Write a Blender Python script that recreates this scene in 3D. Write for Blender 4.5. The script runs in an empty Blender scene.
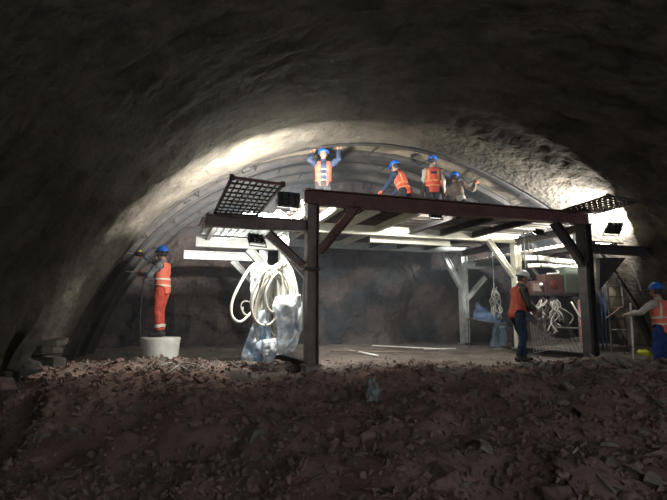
import bpy, bmesh, math, random
from mathutils import Vector, Matrix, noise, Quaternion

# ------------------------------------------------------------------ camera, world, light, exposure
SC = bpy.context.scene
COL = SC.collection
random.seed(7)
R = math.radians
YAW, F, HORIZON, CH = R(14.0), 500.0, 317.0, 0.86        # heading right of the tunnel axis, focal length in pixels, eye height
PITCH = math.atan((HORIZON - 250.0) / F)
cam = bpy.data.cameras.new('camera')
cam.sensor_width = 36.0
cam.lens = 36.0 * F / 667.0
cam.clip_start = 0.05
camo = bpy.data.objects.new('camera', cam)
COL.objects.link(camo)
camo.location = (0, 0, CH)
camo.rotation_euler = (math.pi / 2 + PITCH, 0, -YAW)
SC.camera = camo

world = bpy.data.worlds.new('world')
SC.world = world
world.use_nodes = True
world.node_tree.nodes['Background'].inputs[0].default_value = (0.95, 0.97, 1.0, 1)
world.node_tree.nodes['Background'].inputs[1].default_value = 1.75      # added even fill, entering where the vault is cut short behind the camera
SC.view_settings.view_transform = 'Standard'
SC.view_settings.look = 'None'
SC.view_settings.gamma = 1.0
SC.view_settings.use_curve_mapping = False
SC.view_settings.exposure = 0.0
SC.cycles.use_denoising = True
SC.cycles.max_bounces = 6
SC.cycles.sample_clamp_indirect = 4.0

FLOOD_POWER = dict(left_up=1000, left_down=46, right_up=900, right_fill=42, centre_fill=95)  # the last two drive fill lamps added under the deck

# ------------------------------------------------------------------ pixel -> place
FWD = Vector((math.sin(YAW) * math.cos(PITCH), math.cos(YAW) * math.cos(PITCH), math.sin(PITCH)))
RGT = Vector((math.cos(YAW), -math.sin(YAW), 0))
UPV = RGT.cross(FWD)
HF = Vector((math.sin(YAW), math.cos(YAW), 0))           # level forward direction
EYE = Vector((0, 0, CH))
def ray(px, py):
    return (FWD + RGT * ((px - 333.5) / F) + UPV * ((250 - py) / F))
def on_z(px, py, z):
    d = ray(px, py); return EYE + d * ((z - CH) / d.z)
def at_depth(px, py, depth):
    d = ray(px, py); return EYE + d * (depth / d.dot(HF))
def on_plane(px, py, p0, n):
    d = ray(px, py); return EYE + d * ((p0 - EYE).dot(n) / d.dot(n))

# ------------------------------------------------------------------ object helpers
def tag(o, label=None, cat=None, group=None, kind=None):
    if label: o['label'] = label
    if cat: o['category'] = cat
    if group: o['group'] = group
    if kind: o['kind'] = kind
    return o
def empty(name, loc=(0, 0, 0), rz=0.0, label=None, cat=None, group=None):
    o = bpy.data.objects.new(name, None)
    o.empty_display_size = 0.1
    COL.objects.link(o)
    o.location = loc; o.rotation_euler = (0, 0, rz)
    return tag(o, label, cat, group)
def link(name, me, mat=None, parent=None):
    o = bpy.data.objects.new(name, me)
    COL.objects.link(o)
    if mat is not None and not me.materials: me.materials.append(mat)
    if parent is not None: o.parent = parent
    return o
def obj(name, bm, mat=None, parent=None, smooth=False, bevel=0.0):
    me = bpy.data.meshes.new(name)
    if bevel > 0:
        bmesh.ops.bevel(bm, geom=[e for e in bm.edges if len(e.link_faces) == 2 and e.calc_face_angle(0) > 0.6],
                        offset=bevel, segments=2, affect='EDGES', profile=0.6)
    bmesh.ops.recalc_face_normals(bm, faces=bm.faces)
    bm.to_mesh(me); bm.free()
    if smooth: me.shade_smooth()
    return link(name, me, mat, parent)
def frame(d, up=Vector((0, 0, 1))):
    d = d.normalized()
    if abs(d.dot(up)) > 0.98: up = Vector((0, 1, 0))
    s = d.cross(up).normalized()
    return s, s.cross(d).normalized()
def add_profile(bm, p0, p1, prof, up=Vector((0, 0, 1))):
    p0, p1 = Vector(p0), Vector(p1)
    s, u = frame(p1 - p0, up)
    a = [bm.verts.new(p0 + s * x + u * y) for x, y in prof]
    b = [bm.verts.new(p1 + s * x + u * y) for x, y in prof]
    n = len(prof)
    for i in range(n):
        bm.faces.new((a[i], a[(i + 1) % n], b[(i + 1) % n], b[i]))
    bm.faces.new(a[::-1]); bm.faces.new(b)
def I_prof(h, b, tw=0.014, tf=0.018):
    h2, b2, w = h / 2, b / 2, tw / 2
    return [(-b2, -h2), (b2, -h2), (b2, -h2 + tf), (w, -h2 + tf), (w, h2 - tf), (b2, h2 - tf), (b2, h2), (-b2, h2),
            (-b2, h2 - tf), (-w, h2 - tf), (-w, -h2 + tf), (-b2, -h2 + tf)]
def C_prof(h, b, t=0.012):
    h2 = h / 2
    return [(0, -h2), (b, -h2), (b, -h2 + t), (t, -h2 + t), (t, h2 - t), (b, h2 - t), (b, h2), (0, h2)]
def L_prof(a, t=0.008):
    return [(0, 0), (a, 0), (a, t), (t, t), (t, a), (0, a)]
def box_prof(w, h):
    return [(-w / 2, -h / 2), (w / 2, -h / 2), (w / 2, h / 2), (-w / 2, h / 2)]
def add_box(bm, c, s, rot=None):
    m = Matrix.Translation(Vector(c))
    if rot is not None: m = m @ rot.to_4x4()
    m = m @ Matrix.Diagonal((s[0], s[1], s[2], 1))
    return bmesh.ops.create_cube(bm, size=1.0, matrix=m)['verts']
def add_tube(bm, pts, r, n=8, closed=False, flat=1.0, caps=True):
    pts = [Vector(p) for p in pts]
    rings = []; N = len(pts); u = None
    for i, p in enumerate(pts):
        if closed: d = pts[(i + 1) % N] - pts[i - 1]
        else: d = pts[min(i + 1, N - 1)] - pts[max(i - 1, 0)]
        if d.length < 1e-7: d = Vector((0, 0, 1))
        d.normalize()
        if u is None: s, u = frame(d)
        else:
            s = d.cross(u)
            if s.length < 1e-5: s, u = frame(d)
            s.normalize(); u = s.cross(d).normalized()
        rr = r[i] if isinstance(r, (list, tuple)) else r
        rings.append([bm.verts.new(p + s * math.cos(2 * math.pi * k / n) * rr + u * math.sin(2 * math.pi * k / n) * rr * flat) for k in range(n)])
    for i in range(N if closed else N - 1):
        a, b = rings[i], rings[(i + 1) % N]
        for k in range(n):
            bm.faces.new((a[k], a[(k + 1) % n], b[(k + 1) % n], b[k]))
    if not closed and caps:
        bm.faces.new(rings[0][::-1]); bm.faces.new(rings[-1])
    return rings
def spline(pts, k=6):
    pts = [Vector(p) for p in pts]; out = []
    for i in range(len(pts) - 1):
        p0, p1, p2, p3 = pts[max(i - 1, 0)], pts[i], pts[i + 1], pts[min(i + 2, len(pts) - 1)]
        for j in range(k):
            t = j / k
            out.append(0.5 * (2 * p1 + (p2 - p0) * t + (2 * p0 - 5 * p1 + 4 * p2 - p3) * t * t + (3 * p1 - p0 - 3 * p2 + p3) * t ** 3))
    out.append(pts[-1]); return out
def rock_mesh(seed, n=16, flat=0.7):
    rnd = random.Random(seed); bm = bmesh.new()
    for _ in range(n):
        v = Vector((rnd.gauss(0, 1), rnd.gauss(0, 1), rnd.gauss(0, 1))).normalized() * rnd.uniform(0.8, 1.0)
        bm.verts.new((v.x * 0.5, v.y * 0.5 * rnd.uniform(.75, 1), v.z * 0.5 * flat))
    r = bmesh.ops.convex_hull(bm, input=bm.verts)
    bmesh.ops.delete(bm, geom=[g for g in r['geom_interior'] if isinstance(g, bmesh.types.BMVert)], context='VERTS')
    bmesh.ops.recalc_face_normals(bm, faces=bm.faces)
    me = bpy.data.meshes.new('rock'); bm.to_mesh(me); bm.free(); return me

# ------------------------------------------------------------------ materials
def mat(name, col, col2=None, rough=0.8, scale=6.0, metal=0.0, bump=0.0, bump_scale=40.0, detail=5.0, lo=0.35, hi=0.65, spec=0.4, coord='Object', stretch=(1, 1, 1), bd=0.02):
    m = bpy.data.materials.new(name); m.use_nodes = True
    nt = m.node_tree; N = nt.nodes; L = nt.links; b = N['Principled BSDF']
    b.inputs['Roughness'].default_value = rough; b.inputs['Metallic'].default_value = metal
    b.inputs['Specular IOR Level'].default_value = spec
    b.inputs['Base Color'].default_value = (*col, 1)
    tc = N.new('ShaderNodeTexCoord'); mp = N.new('ShaderNodeMapping'); mp.inputs['Scale'].default_value = stretch
    L.new(tc.outputs[coord], mp.inputs[0])
    if col2 is not None:
        nz = N.new('ShaderNodeTexNoise'); nz.inputs['Scale'].default_value = scale; nz.inputs['Detail'].default_value = detail; nz.inputs['Roughness'].default_value = 0.62
        rp = N.new('ShaderNodeValToRGB'); rp.color_ramp.elements[0].position = lo; rp.color_ramp.elements[1].position = hi
        rp.color_ramp.elements[0].color = (*col, 1); rp.color_ramp.elements[1].color = (*col2, 1)
        L.new(mp.outputs[0], nz.inputs['Vector']); L.new(nz.outputs['Fac'], rp.inputs[0]); L.new(rp.outputs[0], b.inputs['Base Color'])
    if bump > 0:
        n2 = N.new('ShaderNodeTexNoise'); n2.inputs['Scale'].default_value = bump_scale; n2.inputs['Detail'].default_value = 4
        bp = N.new('ShaderNodeBump'); bp.inputs['Strength'].default_value = bump; bp.inputs['Distance'].default_value = bd
        L.new(mp.outputs[0], n2.inputs['Vector']); L.new(n2.outputs['Fac'], bp.inputs['Height']); L.new(bp.outputs[0], b.inputs['Normal'])
    return m
def emit(name, col, s):
    m = bpy.data.materials.new(name); m.use_nodes = True
    b = m.node_tree.nodes['Principled BSDF']
    b.inputs['Base Color'].default_value = (*col, 1)
    b.inputs['Emission Color'].default_value = (*col, 1); b.inputs['Emission Strength'].default_value = s
    return m
M = {}
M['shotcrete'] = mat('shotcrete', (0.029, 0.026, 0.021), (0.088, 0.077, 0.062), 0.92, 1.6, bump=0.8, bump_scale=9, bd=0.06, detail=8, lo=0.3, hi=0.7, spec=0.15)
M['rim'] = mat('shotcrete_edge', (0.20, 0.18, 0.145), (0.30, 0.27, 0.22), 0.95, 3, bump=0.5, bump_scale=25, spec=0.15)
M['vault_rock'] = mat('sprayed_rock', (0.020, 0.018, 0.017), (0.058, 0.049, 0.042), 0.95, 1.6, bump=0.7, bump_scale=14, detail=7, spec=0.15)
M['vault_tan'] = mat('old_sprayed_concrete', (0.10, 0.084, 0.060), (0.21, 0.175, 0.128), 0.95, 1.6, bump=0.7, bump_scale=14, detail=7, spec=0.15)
M['face_rock'] = mat('face_rock', (0.019, 0.021, 0.025), (0.088, 0.066, 0.058), 0.92, 0.8, bump=1.0, bump_scale=5, bd=0.12, detail=9, lo=0.40, hi=0.66, spec=0.2)
M['muck'] = mat('muck', (0.13, 0.083, 0.070), (0.24, 0.170, 0.147), 0.96, 1.6, bump=0.8, bump_scale=26, detail=9, lo=0.32, hi=0.70, spec=0.15)
M['rock_red'] = mat('rock_red', (0.122, 0.081, 0.070), (0.210, 0.148, 0.129), 0.93, 3.0, bump=0.4, bump_scale=18, spec=0.2)
M['rock_brown'] = mat('rock_brown', (0.11, 0.078, 0.066), (0.195, 0.142, 0.118), 0.93, 3.0, bump=0.4, bump_scale=18, spec=0.2)
M['rock_grey'] = mat('rock_grey', (0.11, 0.10, 0.09), (0.21, 0.19, 0.165), 0.93, 3.0, bump=0.4, bump_scale=18, spec=0.2)
M['slab'] = mat('shotcrete_slab', (0.06, 0.055, 0.045), (0.12, 0.112, 0.093), 0.95, 4, bump=0.5, bump_scale=30, spec=0.15)
M['rib'] = mat('rib_steel', (0.016, 0.015, 0.015), (0.04, 0.034, 0.03), 0.7, 5, spec=0.3)
M['rust'] = mat('rusty_primer', (0.085, 0.040, 0.033), (0.155, 0.082, 0.068), 0.62, 4, bump=0.15, bump_scale=60, spec=0.35)
M['rust_grey'] = mat('dirty_brown_steel', (0.125, 0.092, 0.082), (0.22, 0.175, 0.158), 0.65, 4, bump=0.15, bump_scale=60, spec=0.35)
M['dark_steel'] = mat('dark_steel', (0.028, 0.026, 0.027), (0.06, 0.053, 0.05), 0.6, 5, spec=0.35)
M['cream'] = mat('cream_paint', (0.52, 0.51, 0.41), (0.74, 0.72, 0.60), 0.55, 3, spec=0.35)
M['white_paint'] = mat('white_paint', (0.60, 0.62, 0.60), (0.80, 0.81, 0.79), 0.5, 3, spec=0.4)
M['galv'] = mat('galvanised', (0.27, 0.30, 0.30), (0.46, 0.49, 0.48), 0.5, 6, metal=0.0, spec=0.45)
M['mesh'] = mat('grating_steel', (0.022, 0.018, 0.017), (0.06, 0.045, 0.04), 0.6, 8)
M['mesh_red'] = mat('grating_frame', (0.09, 0.035, 0.03), (0.14, 0.06, 0.05), 0.6, 8)
M['plank'] = mat('dark_plank', (0.035, 0.028, 0.024), (0.085, 0.068, 0.056), 0.9, 3, stretch=(1, 8, 8))
M['slat'] = mat('bamboo_slat', (0.10, 0.09, 0.075), (0.23, 0.21, 0.18), 0.85, 4)
M['black_plastic'] = mat('black_housing', (0.018, 0.020, 0.021), (0.035, 0.037, 0.038), 0.45, 6)
M['lamp_glass'] = emit('lamp_glass', (1.0, 0.98, 0.93), 8)
M['hose_white'] = mat('white_hose', (0.46, 0.44, 0.37), (0.70, 0.68, 0.60), 0.4, 7, spec=0.5)
M['sheet_white'] = mat('white_plastic_sheet', (0.42, 0.54, 0.66), (0.80, 0.83, 0.84), 0.4, 7, lo=0.36, hi=0.5, spec=0.5)
M['sheet_blue'] = mat('pale_blue_sheet', (0.30, 0.46, 0.62), (0.72, 0.80, 0.86), 0.4, 6, lo=0.42, hi=0.56, spec=0.5)
M['tarp_blue'] = mat('blue_tarp', (0.05, 0.09, 0.17), (0.10, 0.155, 0.25), 0.6, 5)
M['tarp_dull'] = mat('dull_blue_tarp', (0.03, 0.045, 0.065), (0.065, 0.085, 0.11), 0.7, 4)
M['concrete'] = mat('pale_concrete', (0.40, 0.41, 0.37), (0.58, 0.58, 0.53), 0.9, 5, bump=0.25, bump_scale=30, spec=0.2)
M['block'] = mat('foot_block', (0.20, 0.17, 0.155), (0.33, 0.30, 0.28), 0.9, 6, spec=0.2)
M['olive'] = mat('olive_panel', (0.075, 0.092, 0.073), (0.105, 0.125, 0.10), 0.5, 2)
M['maroon'] = mat('maroon_board', (0.050, 0.026, 0.024), (0.085, 0.045, 0.041), 0.6, 3)
M['red_disc'] = mat('red_disc', (0.13, 0.03, 0.03), (0.2, 0.045, 0.04), 0.5, 5)
M['cable_pale'] = mat('pale_cable', (0.34, 0.33, 0.29), (0.60, 0.58, 0.52), 0.55, 6)
M['cable_grey'] = mat('grey_cable', (0.20, 0.20, 0.18), (0.34, 0.33, 0.30), 0.6, 6)
M['cable_black'] = mat('black_cable', (0.018, 0.018, 0.019), (0.035, 0.035, 0.035), 0.55, 6)
M['wire_mesh'] = mat('wire_mesh', (0.24, 0.225, 0.20), (0.40, 0.38, 0.34), 0.55, 8)
M['pink'] = mat('pale_red_cylinder', (0.45, 0.20, 0.18), (0.62, 0.40, 0.36), 0.5, 5)
M['blue_paint'] = mat('blue_paint', (0.02, 0.045, 0.11), (0.03, 0.06, 0.14), 0.5, 5)
M['yellow'] = mat('yellow_cloth', (0.55, 0.62, 0.03), (0.72, 0.75, 0.06), 0.7, 8)
M['rod'] = mat('pale_rod', (0.45, 0.44, 0.40), (0.68, 0.67, 0.62), 0.5, 6)
M['wood'] = mat('weathered_wood', (0.11, 0.09, 0.07), (0.20, 0.165, 0.13), 0.9, 3, stretch=(1, 6, 6))
M['rag'] = mat('grey_sheet_scrap', (0.09, 0.098, 0.105), (0.26, 0.275, 0.28), 0.7, 6)
# people
M['skin'] = mat('skin', (0.32, 0.175, 0.12), (0.40, 0.23, 0.165), 0.6, 8, spec=0.3)
M['vest'] = mat('orange_vest', (0.66, 0.150, 0.092), (0.78, 0.195, 0.125), 0.75, 9, spec=0.25)
M['vest_deep'] = mat('deep_orange_vest', (0.52, 0.080, 0.050), (0.62, 0.11, 0.065), 0.75, 9, spec=0.25)
M['vest_dimmed'] = mat('dimmed_orange_vest', (0.30, 0.062, 0.042), (0.40, 0.09, 0.06), 0.8, 9, spec=0.2)  # deep orange darkened to offset the strong lamp light under the gantry
M['stripe'] = mat('reflective_stripe', (0.62, 0.56, 0.44), (0.74, 0.68, 0.56), 0.4, 20, spec=0.5)
M['stripe_dull'] = mat('orange_yellow_stripe', (0.60, 0.26, 0.10), (0.70, 0.34, 0.15), 0.5, 20, spec=0.4)
M['trouser_red'] = mat('red_orange_trousers', (0.42, 0.062, 0.045), (0.52, 0.090, 0.065), 0.85, 7, spec=0.2)
M['trouser_navy'] = mat('navy_trousers', (0.016, 0.022, 0.045), (0.032, 0.042, 0.075), 0.9, 7, spec=0.2)
M['trouser_blue'] = mat('blue_trousers', (0.015, 0.035, 0.12), (0.025, 0.055, 0.17), 0.9, 7, spec=0.2)
M['trouser_dark'] = mat('dark_trousers', (0.02, 0.02, 0.023), (0.042, 0.042, 0.045), 0.9, 7, spec=0.2)
M['shirt_grey'] = mat('grey_shirt', (0.13, 0.145, 0.155), (0.20, 0.22, 0.225), 0.9, 7, spec=0.2)
M['shirt_navy'] = mat('navy_shirt', (0.018, 0.03, 0.06), (0.035, 0.052, 0.09), 0.9, 7, spec=0.2)
M['shirt_olive'] = mat('olive_shirt', (0.05, 0.055, 0.042), (0.085, 0.09, 0.07), 0.9, 7, spec=0.2)
M['shirt_pale'] = mat('pale_sleeves', (0.34, 0.32, 0.28), (0.46, 0.44, 0.39), 0.9, 7, spec=0.2)
M['shirt_brown'] = mat('brown_jacket', (0.12, 0.095, 0.078), (0.21, 0.17, 0.14), 0.9, 7, spec=0.2)
M['helmet_blue'] = mat('blue_helmet', (0.01, 0.10, 0.46), (0.014, 0.13, 0.55), 0.35, 5, spec=0.5)
M['helmet_white'] = mat('white_helmet', (0.60, 0.60, 0.56), (0.72, 0.72, 0.68), 0.4, 5, spec=0.5)
M['boot'] = mat('dark_boot', (0.02, 0.02, 0.02), (0.045, 0.042, 0.04), 0.7, 9)
M['glove_red'] = mat('orange_red_glove', (0.55, 0.10, 0.05), (0.66, 0.17, 0.09), 0.8, 9)
M['glove_tan'] = mat('tan_glove', (0.32, 0.22, 0.15), (0.44, 0.31, 0.22), 0.8, 9)
M['hair'] = mat('black_hair', (0.012, 0.011, 0.010), (0.02, 0.018, 0.016), 0.6, 20)
M['eye'] = mat('eye_dark', (0.02, 0.015, 0.012), None, 0.2)
M['lip'] = mat('lip', (0.28, 0.11, 0.085), None, 0.5)

# ------------------------------------------------------------------ the tunnel
CX, CZ, RAD = 3.98, -2.45, 7.08
RES = [(0.0, -0.03), (0.55, -0.02), (0.75, 0.02), (0.95, -0.06), (1.15, -0.14), (1.3, -0.10), (1.5, -0.02), (1.7, 0.05), (2.0, 0.10), (2.3, 0.14), (2.5, 0.05), (2.7, -0.08), (2.9, -0.14), (3.2, -0.16)]
def rad(th):
    w = s = 0.0
    for t, r in RES:
        k = math.exp(-((th - t) / 0.16) ** 2) + 1e-9
        w += k; s += k * r
    return RAD + s / w
def sstep(t):
    t = max(0.0, min(1.0, t)); return t * t * (3 - 2 * t)
def fbm(v, o=4): return noise.fractal(v, 1.0, 2.1, o)
def ring_pt(th, r, y): return Vector((CX + math.cos(th) * r, y, CZ + math.sin(th) * r))
RIM_Y = 10.0
def grid_mesh(name, rows, material, parent=None, smooth=True, flip=False):
    nv = len(rows[0]); vs = [v for r in rows for v in r]; fs = []
    for i in range(len(rows) - 1):
        for j in range(nv - 1):
            f = (i * nv + j, i * nv + j + 1, (i + 1) * nv + j + 1, (i + 1) * nv + j)
            fs.append(f[::-1] if flip else f)
    me = bpy.data.meshes.new(name); me.from_pydata(vs, [], fs); me.update()
    if smooth: me.shade_smooth()
    return link(name, me, material, parent)

NT = 330
ths = [R(2) + (R(176)) * i / NT for i in range(NT + 1)]
rbase = [rad(t) for t in ths]
ys = []
y = -4.5  # vault ends close behind the camera so more fill reaches the muck
while y < RIM_Y - 0.001:
    ys.append(y); y += 0.22 if y < 1 else 0.075
ys.append(RIM_Y)
rows = []
for yy in ys:
    row = []
    for i, th in enumerate(ths):
        s = th * RAD
        d = 0.035 * math.cos(2 * math.pi * (yy - 10) / 0.95) * (0.6 + 0.5 * noise.noise(Vector((s * .5, yy * .4, 3))))
        d += 0.060 * fbm(Vector((s * 0.33, yy * 1.2, 1.7)), 4)
        d += 0.040 * fbm(Vector((s * 1.1, yy * 3.6, 9.1)), 5) + 0.042 * fbm(Vector((s * 4.5, yy * 5.5, 4.1)), 3)
        e = sstep((RIM_Y - yy) / 1.7)                       # the last ring was sprayed smoother
        row.append(ring_pt(th, rbase[i] + d * (0.22 + 0.78 * e), yy))
    rows.append(row)
rim_in = rows[-1]
vault = grid_mesh('ceiling', rows, M['shotcrete'])
tag(vault, 'grey sprayed concrete tunnel vault arching over the muck heap', kind='structure')
# ragged end face of the lining
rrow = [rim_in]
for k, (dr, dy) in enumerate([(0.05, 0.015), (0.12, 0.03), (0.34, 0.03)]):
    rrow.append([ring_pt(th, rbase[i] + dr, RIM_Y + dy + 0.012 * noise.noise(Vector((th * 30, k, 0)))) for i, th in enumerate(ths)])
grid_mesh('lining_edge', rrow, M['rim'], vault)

# unlined ring between the lining and the face
rows = []
yy = RIM_Y - 0.05
while yy < 14.6:
    row = []
    for i in range(0, NT + 1, 2):
        th = ths[i]; s = th * RAD
        g = min(1.0, max(0.0, (yy - 11.0) / 1.2))
        d = 0.19 + 0.10 * g * fbm(Vector((s * 0.9, yy * 1.3, 5.5)), 5) + 0.03 * fbm(Vector((s * 3, yy * 3, 2.5)), 3) + 0.06 * g
        row.append(ring_pt(th, rbase[i] + d, yy))
    rows.append(row); yy += 0.1
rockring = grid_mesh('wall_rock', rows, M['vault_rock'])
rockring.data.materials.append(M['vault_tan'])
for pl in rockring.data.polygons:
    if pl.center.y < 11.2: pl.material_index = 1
tag(rockring, 'bare rock ring with steel arch ribs beyond the sprayed lining', kind='structure')

def rib(name, yy, inset=0.02, h=0.16, b=0.12):
    bm = bmesh.new(); prof = I_prof(h, b, 0.02, 0.022); prev = None; first = None
    n = 96
    for k in range(n + 1):
        th = R(3) + R(174) * k / n
        r0 = rad(th) + inset + h / 2
        ring = []
        for x, z in prof:
            p = ring_pt(th, r0 - z, yy + x); ring.append(bm.verts.new(p))
        if prev:
            for j in range(len(prof)):
                bm.faces.new((prev[j], prev[(j + 1) % len(prof)], ring[(j + 1) % len(prof)], ring[j]))
        prev = ring
    return obj(name, bm, M['rib'], rockring)
RIBY = [10.22, 11.15, 12.1, 13.0]
for yy in RIBY: rib('steel_rib', yy)
for a, b in zip(RIBY[:-1], RIBY[1:]):                     # tie rods between the ribs
    for k in range(14):
        th = R(16) + R(148) * (k + 0.5 * (RIBY.index(a) % 2)) / 13.5
        bm = bmesh.new()
        add_tube(bm, [ring_pt(th, rad(th) + 0.09, a), ring_pt(th, rad(th) + 0.09, b)], 0.013, 6)
        obj('tie_rod', bm, M['rib'], rockring)
for th, yy in ((R(122), 10.34), (R(117), 10.6), (R(128), 10.6), (R(62), 10.3), (R(56), 10.3)):   # joint plates on the ribs
    bm = bmesh.new(); rr = rad(th) + 0.04
    rot = Matrix.Rotation(-(th - math.pi / 2), 3, 'Y')
    add_box(bm, ring_pt(th, rr, yy), (0.16, 0.2, 0.05), rot); add_box(bm, ring_pt(th, rr + 0.06, yy), (0.05, 0.16, 0.16), rot)
    obj('joint_plate', bm, M['rib'], rockring, bevel=0.006)

# the rock face
def face_y(x, z):
    v = Vector((x, z, 0.0))
    b = 0.55 * fbm(v * 0.38 + Vector((3.1, 0, 0)), 3) + 0.16 * fbm(v * 1.3, 4)
    d, _ = noise.voronoi(Vector((x * 0.75, z * 0.9, 0.4)))[0], 0
    b += 0.34 * (d[1] - d[0]) * -1.0
    d2 = noise.voronoi(Vector((x * 2.3, z * 2.6, 1.4)))[0]
    b += 0.09 * -(d2[1] - d2[0])
    b += -0.55 * math.exp(-((x - 4.6) / 1.5) ** 2) + 0.4 * math.exp(-((x - 6.3) / 0.45) ** 2)
    return 14.1 + b + 0.12 * (z - 0.5)
rows = []
for k in range(111):
    x = CX - 7.6 + 15.2 * k / 110
    row = []
    for j in range(64):
        z = -0.6 + 5.7 * j / 63
        row.append((x, face_y(x, z), z))
    rows.append(row)
face = grid_mesh('wall_front', rows, M['face_rock'], smooth=False)
tag(face, 'rough dark brown rock face at the tunnel heading', kind='structure')

# ------------------------------------------------------------------ the ground
def sstep(t):
    t = max(0.0, min(1.0, t)); return t * t * (3 - 2 * t)
def ground(x, y, fine=True):
    d = x * HF.x + y * HF.y; c = x * RGT.x + y * RGT.y     # distance ahead and sideways of the photographer
    z = -1.0 * sstep((8.4 - d) / 6.2)
    z += 0.10 * sstep((d - 10.5) / 3.0)
    z += 0.15 * math.exp(-((d - 8.6) / 0.6) ** 2) * sstep((-c - 1.7) / 1.2) * 0.6
    z += 0.10 * math.exp(-((d - 8.2) / 0.7) ** 2) * sstep((c - 2.6) / 1.5)
    z -= 0.10 * math.exp(-((d - 7.0) / 0.5) ** 2 - ((c + 0.2) / 0.9) ** 2)
    # gully along the left wall near the photographer
    z -= 0.55 * sstep((-c - 2.9 - 0.35 * (d - 4.5)) / 0.35) * sstep((7.2 - d) / 1.0)
    for (pc, pd, r, h) in ((1.5, 4.55, 0.34, -0.26), (2.9, 4.7, 0.3, -0.15), (-0.7, 5.6, 0.5, 0.07), (0.75, 5.1, 0.45, 0.09), (2.3, 4.9, 0.35, 0.12), (-1.9, 6.4, 0.4, 0.09), (2.6, 7.2, 0.5, 0.1), (1.4, 6.6, 0.4, 0.08)):
        z += h * math.exp(-((c - pc) ** 2 + (d - pd) ** 2) / (r * r))
    k = 1.0 if d < 8.4 else max(0.4, 1 - (d - 8.4) * 0.5)
    z += k * 0.13 * fbm(Vector((x * 0.8, y * 0.8, 0.3)), 3)
    if fine: z += k * (0.075 * fbm(Vector((x * 2.6, y * 2.6, 7.3)), 4) + 0.035 * abs(noise.noise(Vector((x * 6, y * 6, 2)))) + 0.02 * noise.noise(Vector((x * 12, y * 12, 5))))
    return z
rows = []
xs = [-5.0 + 17.5 * i / 300 for i in range(301)]
yv = -4.5; yl = []
while yv < 15.0:
    yl.append(yv); yv += 0.4 if yv < 2.0 else (0.05 if yv < 9.5 else 0.09)
for yy in yl: rows.append([(x, yy, ground(x, yy)) for x in xs])
floor = grid_mesh('floor', rows, M['muck'], flip=True)
M['dust'] = mat('dusty_ground', (0.085, 0.072, 0.064), (0.165, 0.142, 0.126), 0.96, 2.2, bump=0.7, bump_scale=26, detail=8, spec=0.15)
floor.data.materials.append(M['dust'])
for pl in floor.data.polygons:
    c_ = pl.center; d_ = c_.x * HF.x + c_.y * HF.y
    if d_ > 8.35 + 0.9 * noise.fractal(Vector((c_.x * 0.9, c_.y * 0.9, 4)), 1, 2, 4): pl.material_index = 1
tag(floor, 'dark reddish brown muck heap of blasted rubble covering the tunnel floor', kind='structure')

rmeshes = {}
for kname in ('rock_red', 'rock_brown', 'rock_grey'):
    rmeshes[kname] = []
    for k in range(7):
        me = rock_mesh(100 + k * 13 + len(kname), 13 + k, 0.55 + 0.06 * k); me.materials.append(M[kname]); rmeshes[kname].append(me)
def place_rock(x, y, s, kname, sink=0.25, tilt=0.5):
    o = bpy.data.objects.new('rock', random.choice(rmeshes[kname])); COL.objects.link(o)
    o.parent = floor
    o.location = (x, y, ground(x, y) + s * (0.32 - sink))
    o.rotation_euler = (random.uniform(-tilt, tilt), random.uniform(-tilt, tilt), random.uniform(0, 6.28))
    o.scale = (s * random.uniform(0.9, 1.35), s * random.uniform(0.8, 1.1), s * random.uniform(0.6, 0.95))
    return o
def rnd_ground(dmin, dmax, cspread=0.75):
    d = random.uniform(dmin, dmax); c = random.uniform(-cspread, cspread) * d
    p = HF * d + RGT * c
    return p.x, p.y, d, c
cnt = 0
while cnt < 215:                                            # stones of the heap, picked apart one by one
    x, y, d, c = rnd_ground(4.2, 8.6)
    if x < -2.6: continue
    s = 0.10 + 0.16 * random.random() ** 2.2
    if c > 1.0 and random.random() < 0.45: s *= 1.35
    kname = random.choices(('rock_red', 'rock_brown', 'rock_grey'), (5, 3, 0.6) if c < 1.6 else (2, 4, 2))[0]
    place_rock(x, y, s, kname); cnt += 1
for (px, py, s, kn) in ((300, 480, .0, 'rock_red'), (395, 450, .42, 'rock_red'), (350, 440, .34, 'rock_red'), (440, 468, .55, 'rock_red'), (490, 438, .40, 'rock_red'), (590, 430, .42, 'rock_brown'), (628, 415, .40, 'rock_grey'), (512, 488, .5, 'rock_brown'), (470, 410, .30, 'rock_brown'),
                        (545, 405, .3, 'rock_grey'), (610, 395, .3, 'rock_brown'), (655, 455, .4, 'rock_brown'), (560, 470, .42, 'rock_red'), (70, 452, .3, 'rock_brown'), (235, 455, .3, 'rock_red'), (250, 480, .34, 'rock_red')):
    if s <= 0: continue
    p = on_z(px, py, -0.5)
    for _ in range(8):
        p = on_z(px, py, ground(p.x, p.y))
    place_rock(p.x, p.y, s, kn, 0.34, 0.35)
for k in range(46):                                         # coarse blocks in front of the right sill
    c = random.uniform(2.6, 6.6); d = random.uniform(7.6, 8.9) + 0.15 * (c - 2.6)
    p = HF * d + RGT * c
    place_rock(p.x, p.y, random.uniform(0.14, 0.36), random.choice(('rock_grey', 'rock_grey', 'rock_brown')), 0.2, 0.7)
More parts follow.
